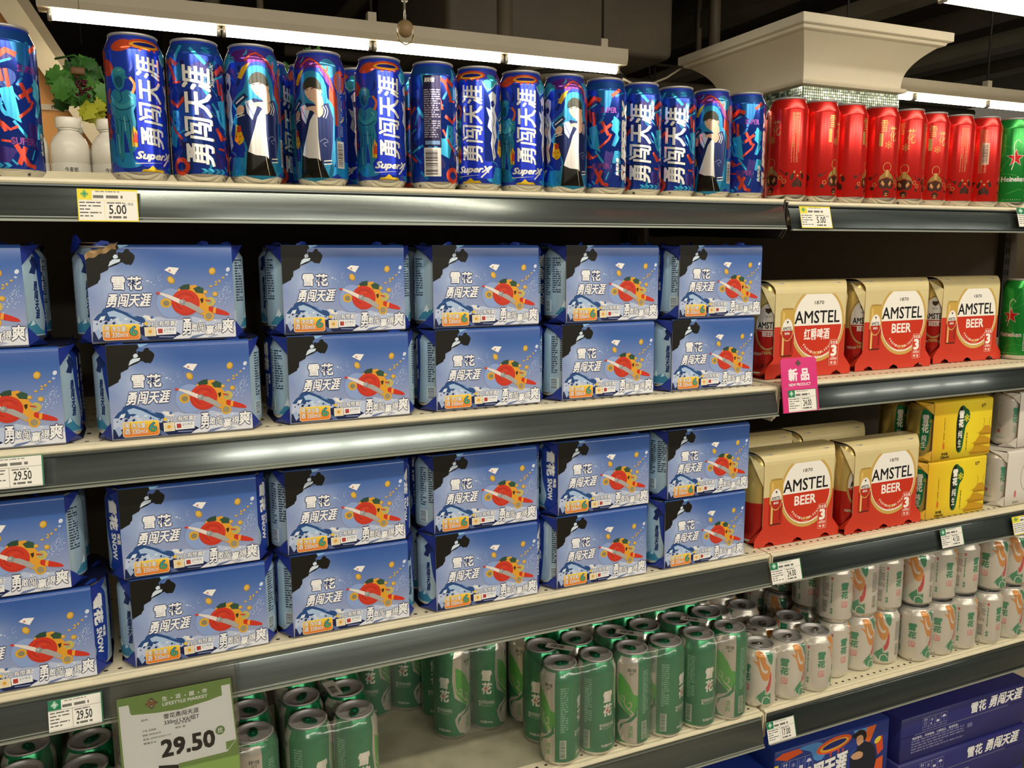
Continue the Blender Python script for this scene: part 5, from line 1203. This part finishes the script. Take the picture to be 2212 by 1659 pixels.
# cases stacked on the deck below the right bay
case('beer_case', .40, .30, .100, 'navy beer case on top of its stack at the lower right corner, with white lettering', (1.520, .034, -.8995), NA, 'navy beer cases')
case('beer_case', .40, .30, .100, 'navy beer case under the topmost one at the lower right corner', (1.514, .030, -1.000), NA, 'navy beer cases')
case('beer_case', .40, .30, .100, 'navy beer case standing on the deck at the lower right corner, hidden below', (1.520, .034, -1.1005), NA, 'navy beer cases')
case('beer_case', .40, .30, .098, 'navy beer case at the very bottom of the lower right stack', (1.520, .034, -1.1995), NA, 'navy beer cases')
GB = mat('deep_blue_case_print', '183282', .42, noise=.08, nscale=10)
case('beer_case', .300, .26, .125, 'colourful beer case showing a person and an orange hoop, below the lowest rail', (1.186, .034, -.9095), GA, 'colourful beer cases', m_=GB)
case('beer_case', .300, .26, .125, 'colourful beer case cut off below, left of the lowest rail joint', (.872, .040, -.9400), GA, 'colourful beer cases', m_=GB)
for k, (x, zt) in enumerate(((1.186, -.9098), (.872, -.9403))):
    case('beer_case', .300, .26, zt+1.1998, 'plain deep blue case hidden under the colourful one, %s stack' % ('right', 'left')[k], (x, .036, -1.1999), None, 'lower blue cases', m_=GB)

# ================================================================ room beyond
def struct(mb, name): o = mb.obj(name); o['kind'] = 'structure'; return o
CEIL = mat('black_painted_ceiling', '4C4436', .8, noise=.3, nscale=.8)
m = MB(); m.box(-9, 14, -6, 13, 2.75, 2.85, CEIL); struct(m, 'ceiling')
FL = mat('floor_tiles', 'B4A68C', .35, noise=.08, nscale=3)
m = MB(); m.box(-9, 14, -6, 13, -1.45, -1.35, FL); struct(m, 'floor')
WL = mat('far_wall_paint', '3A342A', .8, noise=.2, nscale=.6)
m = MB(); m.box(-9, 14, 12.9, 13, -1.35, 2.75, WL); struct(m, 'wall_back')
# lamp rows
TUBE = mat('lit_tube', 'FFF4DC', .5, emit=30); HOUS = mat('lamp_housing_white', 'C8BEA6', .5, noise=.04, nscale=5); CAPM = mat('tube_cap', 'B8B4AA', .3, .6)
def lamp_row(y, z, x0, n, L, label, grp):
    root = empty('tube_lamp_row', (x0, y, z)); tag(root, label, 'ceiling light', grp)
    m = MB(); W = n*L
    m.prism([(-.05, .022), (.05, .022), (.06, .05), (.06, .10), (-.06, .10), (-.06, .05)], 'x', -.03, W+.02, HOUS); m.obj('housing', root)
    for i in range(n):
        m = MB(); m.tube([(i*L+.02, 0, 0), (i*L+L-.02, 0, 0)], .017, TUBE, 10); m.obj('tube', root)
        for xx in (i*L+.003, i*L+L-.021):
            m = MB(); m.bbox(xx, xx+.018, -.018, .018, -.018, .03, CAPM, .003, 1); m.obj('tube_holder', root)
    for i in range(0, n+1, 2):
        xx = i*L+(.10 if i == 0 else -.1 if i == n else 0)
        m = MB(); m.tube([(xx, 0, .14), (xx, 0, 2.74-z)], .007, DARK, 6); m.box(xx-.02, xx+.02, -.02, .02, .10, .15, HOUS); m.obj('hanger', root)
    return root
lamp_row(2.9, 1.125, -.125, 4, .668, 'long white tube lamp behind the row of blue cans, above the shelves', 'tube lamp rows')
lamp_row(2.85, 1.125, 3.98, 4, .668, 'white tube lamp to the right of the column, behind the red cans', 'tube lamp rows')
lamp_row(1.32, 1.125, 3.02, 4, .668, 'bright white tube lamp in the top right corner of the view', 'tube lamp rows')
# column with flared capital
COLW = mat('column_white_paint', 'D6CDB8', .55, noise=.03, nscale=4)
cx, cy = 3.455, 2.485; h0 = .485
root = empty('column', (cx, cy, -1.35)); root['kind'] = 'structure'; root.name = 'trim_1'
def sq(m, levels, mm, smooth=False):
    if smooth:
        for a, b in (((-1, -1), (1, -1)), ((1, -1), (1, 1)), ((1, 1), (-1, 1)), ((-1, 1), (-1, -1))):
            v = []
            for h, z in levels: v += [(cx+a[0]*h, cy+a[1]*h, z), (cx+b[0]*h, cy+b[1]*h, z)]
            m.add(v, [(2*i, 2*i+1, 2*i+3, 2*i+2) for i in range(len(levels)-1)], mm, True)
        return m
    v = []
    for h, z in levels: v += [(cx+sx*h, cy+sy*h, z) for sx, sy in ((-1, -1), (1, -1), (1, 1), (-1, 1))]
    f = [(i*4+k, i*4+(k+1) % 4, i*4+4+(k+1) % 4, i*4+4+k) for i in range(len(levels)-1) for k in range(4)]
    f += [(3, 2, 1, 0), tuple(len(levels)*4-4+k for k in range(4))]
    return m.add(v, f, mm, smooth)
def cobj(m, n, fx=True): o = m.obj(n, root, fix=fx); o.location = (-cx, -cy, 1.35); return o
nk = .322
lv = [(nk+(h0-.045-nk)*(t/14)**2.4, .992+.190*t/14) for t in range(15)]
m = MB(); sq(m, lv, COLW, True); cobj(m, 'flared_capital', False)
m = MB(); sq(m, [(h0-.04, 1.180), (h0-.025, 1.185), (h0-.02, 1.197), (h0-.006, 1.200), (h0, 1.203), (h0, 1.243), (h0-.01, 1.247)], COLW); cobj(m, 'top_slab')
m = MB(); sq(m, [(nk, .966), (nk+.018, .970), (nk+.024, .980), (nk+.018, .990), (nk, .994)], COLW); sq(m, [(nk, .848), (nk+.018, .852), (nk+.026, .864), (nk+.018, .876), (nk, .880)], COLW); cobj(m, 'ring_moulding')
m = MB(); sq(m, [(nk-.02, -1.35), (nk-.02, .85)], COLW); cobj(m, 'shaft')
m = MB(); sq(m, [(nk-.008, .878), (nk-.008, .968)], mat('grout', '8C8672', .8)); cobj(m, 'neck')
TL = mat('mosaic_green_glass', '6E8678', .15, .1, noise=.25, nscale=60); m = MB(); t = .0135; n = int(2*nk/t)
TLs = [TL, mat('mosaic_dark_glass', '3C5044', .12, .2), mat('mosaic_pale_glass', 'A9B8A4', .12, .2)]
r_ = random.Random(5)
for i in range(n):
    for j in range(6):
        a = -nk+.008+i*t; zz = .8825+j*t
        for (p, q, nx, ny) in ((cx+a, cy-nk+.008, 0, -1), (cx-nk+.008, cy+a, -1, 0)):
            mm = TLs[r_.choice((0, 0, 1, 2))]; w = .0104
            if ny: m.box(p, p+w, q-.006, q, zz, zz+w, mm)
            else: m.box(p-.006, p, q, q+w, zz, zz+w, mm)
o = cobj(m, 'mosaic_tiles'); o['kind'] = 'stuff'
# upright orange gable wall at left with its beige edge beam
ORA = mat('orange_gable_paint', 'D99A4E', .6, noise=.03, nscale=2); BEI = mat('beige_edge_beam', 'C9BB9C', .55, noise=.04, nscale=2)
yw = 3.35
def lineat(a, b, t): return (a[0]+(b[0]-a[0])*t, a[1]+(b[1]-a[1])*t)
LA = ((0, 26), (145, 234)); LB = ((36, 0), (141, 155)); LC = ((62, 0), (160, 150))
def wp(pt, y): q = aty(pt[0], pt[1], y); return (q.x, q.z)
a0, a1 = wp(lineat(*LA, -1.6), yw), wp(lineat(*LA, 2.4), yw)
m = MB(); m.prism([a0, a1, (a1[0], -1.35), (a0[0], -1.35)], 'y', yw, yw+.12, ORA); struct(m, 'wall_left')
b0, b1 = wp(lineat(*LB, -2.0), yw-.08), wp(lineat(*LB, 3.2), yw-.08); c0, c1 = wp(lineat(*LA, -1.6), yw-.08), wp(lineat(*LA, 2.4), yw-.08)
m = MB(); m.prism([b0, b1, c1, c0], 'y', yw-.08, yw+.16, BEI); struct(m, 'trim_2')
d0, d1 = wp(lineat(*LC, -2.0), yw+.02), wp(lineat(*LC, 3.2), yw+.02)
m = MB(); m.prism([d0, d1, (b1[0], b1[1]), (b0[0], b0[1])], 'y', yw+.02, yw+.2, mat('beam_side', '8A7E66', .6)); struct(m, 'trim_3')
g = aty(110, 232, yw)
root = empty('air_grille', (g.x, yw, g.z)); tag(root, 'beige slotted air grille on the orange wall at the left', 'grille')
m = MB(); m.box(-.06, .075, -.012, -.0005, -.014, .012, BEI); m.obj('frame', root)
for i in range(7): m = MB(); m.box(.004+i*.009, .008+i*.009, -.015, -.011, -.009, .007, mat('grille_slot', '6A5E48', .7)); m.obj('slat', root)
# hanging vine
root = empty('hanging_vine', (.04, 1.6, .68)); tag(root, 'artificial grape vine with green leaves and dark red grapes, hanging behind the bottles', 'plant')
LF = [mat('vine_leaf_green', '4E8A34', .5, noise=.25, nscale=20), mat('vine_leaf_dark', '35662A', .5, noise=.2, nscale=20), mat('vine_leaf_yellow', 'BCC038', .5, noise=.2, nscale=20)]
lp = [(0, -.5), (.10, -.52), (.34, -.50), (.30, -.30), (.52, -.22), (.44, -.02), (.56, .16), (.34, .18), (.36, .36), (.20, .34), (.10, .56), (0, .66)]
lp = lp+[(-x, y) for x, y in lp[-2:0:-1]]
LM = []
for mm in LF:
    m = MB(); c = [(0, -.12, .0)]+[(x, y, -.18*math.hypot(x, y)+(.04 if i % 2 else -.02)) for i, (x, y) in enumerate(lp)]; N = len(lp)
    m.add(c, [(0, 1+i, 1+(i+1) % N) for i in range(N)], mm, True); LM.append(m.mesh('leaf', False))
r_ = random.Random(8)
for i in range(58):
    if i < 50:
        a = r_.uniform(0, 6.28); q = r_.random()**.6; u = 178+54*q*math.cos(a); v = 190+58*q*math.sin(a)
        if v > 222: u = 195+30*q*math.cos(a)
    else: u, v = r_.choice(((625, 158), (634, 168), (668, 114), (690, 116), (118, 165), (205, 250), (195, 240)))
    p = aty(u+r_.uniform(-4, 4), v+r_.uniform(-3, 3), 1.6+r_.uniform(-.06, .06))
    o = obj('leaf', LM[2 if v > 226 and u > 150 else r_.choice((0, 0, 1))], root, (p.x-.04, p.y-1.6, p.z-.68)); s = r_.uniform(.034, .056); o.scale = (s, s, s)
    o.rotation_euler = (math.radians(90+r_.uniform(-40, 30)), r_.uniform(-.6, .6), r_.uniform(-.7, .7))
GP = mat('dark_red_grape', '4A1420', .25); m = MB(); p = aty(178, 184, 1.50)
for i in range(26):
    q = Vector((r_.gauss(0, .009), r_.gauss(0, .008), r_.uniform(-.026, .022)));
    b = bmesh.new(); bmesh.ops.create_icosphere(b, subdivisions=1, radius=.0052); b.verts.index_update(); m.add([v.co+q for v in b.verts], [[v.index for v in f.verts] for f in b.faces], GP, True); b.free()
o = m.obj('grape_cluster', root); o.location = (p.x-.04, p.y-1.6, p.z-.68); o['kind'] = 'stuff'
m = MB(); p = aty(168, 154, 1.52); m.bbox(-.017, .017, -.01, .01, -.009, .009, mat('brown_block', '7A5636', .6), .002, 1); m.obj('hook_block', root, (p.x-.04, p.y-1.6, p.z-.68))
m = MB(); m.tube([(-.07, .02, .02), (-.02, 0, .03), (.04, -.01, 0), (.06, 0, -.06), (.09, .01, -.12)], .003, LF[1], 6); m.tube([(.0, 0, .06), (.005, 0, 1.9)], .0007, DARK, 5); m.obj('stem', root)
# water bottles on the other side of the top shelf
BOT = mat('milky_bottle', 'D8D4C8', .3, spec=.4); CAPW = mat('bottle_cap', 'E6E2D6', .4); LBL = mat('bottle_label', 'DCD9D0', .5)
bp = [(.0, 0), (.026, 0), (.0295, .004), (.0295, .062), (.0290, .064), (.0290, .112), (.0290, .128), (.0295, .130), (.0295, .148), (.0285, .158), (.0245, .168), (.0175, .176), (.0140, .179), (.0140, .182)]
m = MB(); m.lathe(bp, 28, BOT); m.lathe([(.0150, .181), (.0165, .1835), (.0140, .1835)], 28, BOT); MBt = m.mesh('bottle')
m = MB(); m.lathe([(.0165, .184), (.0192, .1855), (.0192, .199), (.0178, .2015), (0, .2015)], 28, CAPW); MCp = m.mesh('cap')
m = MB(); m.lathe([(.0300, .060), (.0300, .127)], 28, LBL, smooth=True); MLb = m.mesh('label_band')
A = Art(); A.lv = 1; A.text('今麦郎', -10, 112, 10, 120, '2A2620', .01).text('凉白开', -15, 95, 13, 106, '2A2620', .02)
MLt = A.wrap('label_text', [(.0301, 0), (.0301, .2)], R=.030, seg=28)
first = None
zt = aty(146, 255, .5).z-.2015
m = MB(); m.box(-.3, .6, .44, .80, zt-.02, zt, CREAM2); o = m.obj('far_shelf_board'); tag(o, 'cream shelf board on the far side carrying the water bottles', 'shelf')
BL = ('leftmost of three, half hidden by the cut-off can', 'middle one of three in the gap', 'right one of three, beside the first upright blue can', 'behind the middle front one')
for k, (i, j) in enumerate(((0, 0), (1, 0), (2, 0), (1, 1))):
    x = .0500+(i-1)*.0608; y = .50+j*.0608
    if first is None:
        first = empty('water_bottle'); obj('bottle', MBt, first); obj('cap', MCp, first); obj('label_band', MLb, first); obj('label_text', MLt, first); o = first
    else: o = copy_tree(first)
    o.location = (x, y, zt); o.rotation_euler[2] = math.atan2(CAM.x-x, -(CAM.y-y))
    tag(o, 'milky white water bottle, '+BL[k], 'bottle', 'milky white water bottles behind the top shelf')
# ducts, pipes and the pendant under the dark ceiling
DU = mat('dark_duct_metal', '5A5142', .6, .1, noise=.2, nscale=2); DU2 = mat('pale_duct_insulation', '8C8470', .7, noise=.12, nscale=2)
def thing_mesh(m, name, label, cat, group=None): o = m.obj(name); return tag(o, label, cat, group)
root = empty('air_duct', (2.9, 4.6, 1.6)); tag(root, 'large dark rectangular air duct with a pale round collar beneath', 'duct')
a = aty(955, 60, 4.4); b = aty(1440, 40, 4.4)
m = MB(); m.bbox(a.x-2.9, b.x-2.9, -.3, 1.4, aty(1200, 110, 4.4).z-1.6, 1.14, DU, .05, 3); m.obj('duct_box', root)
c = aty(1285, 158, 4.4)
m = MB(); m.lathe([(.0, -.02), (.42, -.02), (.46, 0), (.46, .05), (.40, .12)], 40, DU2); o = m.obj('round_collar', root); o.location = (c.x-2.9, .25, c.z-1.6-.02)
m = MB(); m.lathe([(.465, -.005), (.475, .0), (.475, .02), (.465, .03)], 40, DARK); o = m.obj('collar_rim', root); o.location = (c.x-2.9, .25, c.z-1.6)
c = aty(875, 62, 2.5)
root = empty('pendant_sensor', (c.x, c.y, c.z)); tag(root, 'round tan sensor hanging from the dark ceiling above the tube lamp', 'sensor')
m = MB(); b_ = bmesh.new(); bmesh.ops.create_uvsphere(b_, u_segments=18, v_segments=12, radius=.036); b_.verts.index_update(); m.add([v.co for v in b_.verts], [[v.index for v in f.verts] for f in b_.faces], mat('tan_sensor', 'A88C62', .5), True); b_.free(); m.obj('globe', root)
m = MB(); m.tube([(0, 0, .03), (0, 0, .12)], .005, CAPM, 6); m.tube([(0, 0, .11), (0, 0, .17)], .014, HOUS, 8); m.tube([(0, 0, .17), (0, 0, 1.6)], .004, DARK, 5); m.obj('stem', root)
m = MB(); m.tube([(-.034, 0, -.02), (-.03, 0, -.05), (0, 0, -.066), (.03, 0, -.05), (.036, 0, -.02)], .003, mat('brass_wire', '9A8040', .4, .6), 5); m.obj('guard', root)
r_ = random.Random(2)
for i, (u0, v0, u1, v1, y, rr_) in enumerate(((1090, -20, 1108, 120, 3.6, .05), (455, -20, 440, 60, 4.5, .05), (560, -20, 600, 60, 4.2, .02), (1545, 0, 1480, 130, 5, .05), (1510, 40, 1500, 150, 6, .03))):
    a = aty(u0, v0, y); b = aty(u1, v1, y); m = MB(); m.tube([(a.x, a.y, 2.74), (a.x, a.y, b.z), ], rr_, DU, 8); thing_mesh(m, 'drop_pipe', 'dark vertical pipe under the black ceiling, %s' % ('left of the big duct', 'above the left end of the tube lamp', 'thin, above the left tube lamp', 'left of the column capital', 'thin, left of the column capital')[i], 'pipe', 'dark pipes')
for i, (u, v, y, ln) in enumerate(((1500, 215, 8, 9), (1500, 190, 7, 9), (1560, 150, 9, 10))):
    a = aty(u, v, y); m = MB(); m.tube([(a.x-ln/2, a.y, a.z), (a.x+ln/2, a.y, a.z)], .05, DU2 if i != 1 else DU, 8); [m.tube([(a.x+q, a.y, a.z), (a.x+q, a.y, 2.75)], .012, DARK, 5) for q in (-2.5, -.6, 1.4)]; thing_mesh(m, 'long_pipe', 'long horizontal pipe far behind the shelves, %s of three' % ('lowest', 'middle', 'highest')[i], 'pipe', 'long pipes')
for i in range(7):
    m = MB(); x = 3.0+i*1.15; m.box(x, x+.28, 1.2, 12.5, 2.35, 2.5, DU2 if i % 2 else DU); thing_mesh(m, 'ceiling_beam', 'long beam under the dark ceiling to the upper right, one of the row', 'beam', 'parallel ceiling beams')
for i, x in enumerate((-1.0, .6, 2.0)):
    m = MB(); m.tube([(x, 1.2, 2.3), (x, 12.5, 2.3)], .07, DU, 8); thing_mesh(m, 'ceiling_pipe', 'long pipe running away under the dark ceiling, %s' % ('leftmost', 'middle one', 'right one')[i], 'pipe', 'pipes running away')
m = MB(); p = [aty(u, v, 3.0) for u, v in ((1345, 170), (1370, 182), (1400, 184), (1440, 168), (1475, 145))]; m.tube(p, .006, HOUS, 6); thing_mesh(m, 'cable', 'pale cable sagging between the tube lamp and the column capital', 'cable')
# a second gondola far behind closes the view between the cans
m = MB(); m.box(-3, 10, 3.4, 4.0, -1.35, .55, mat('far_shelving', '5A4F3C', .7, noise=.3, nscale=3)); thing_mesh(m, 'far_shelving', 'dim back of the next shelving run seen between the cans', 'shelving')
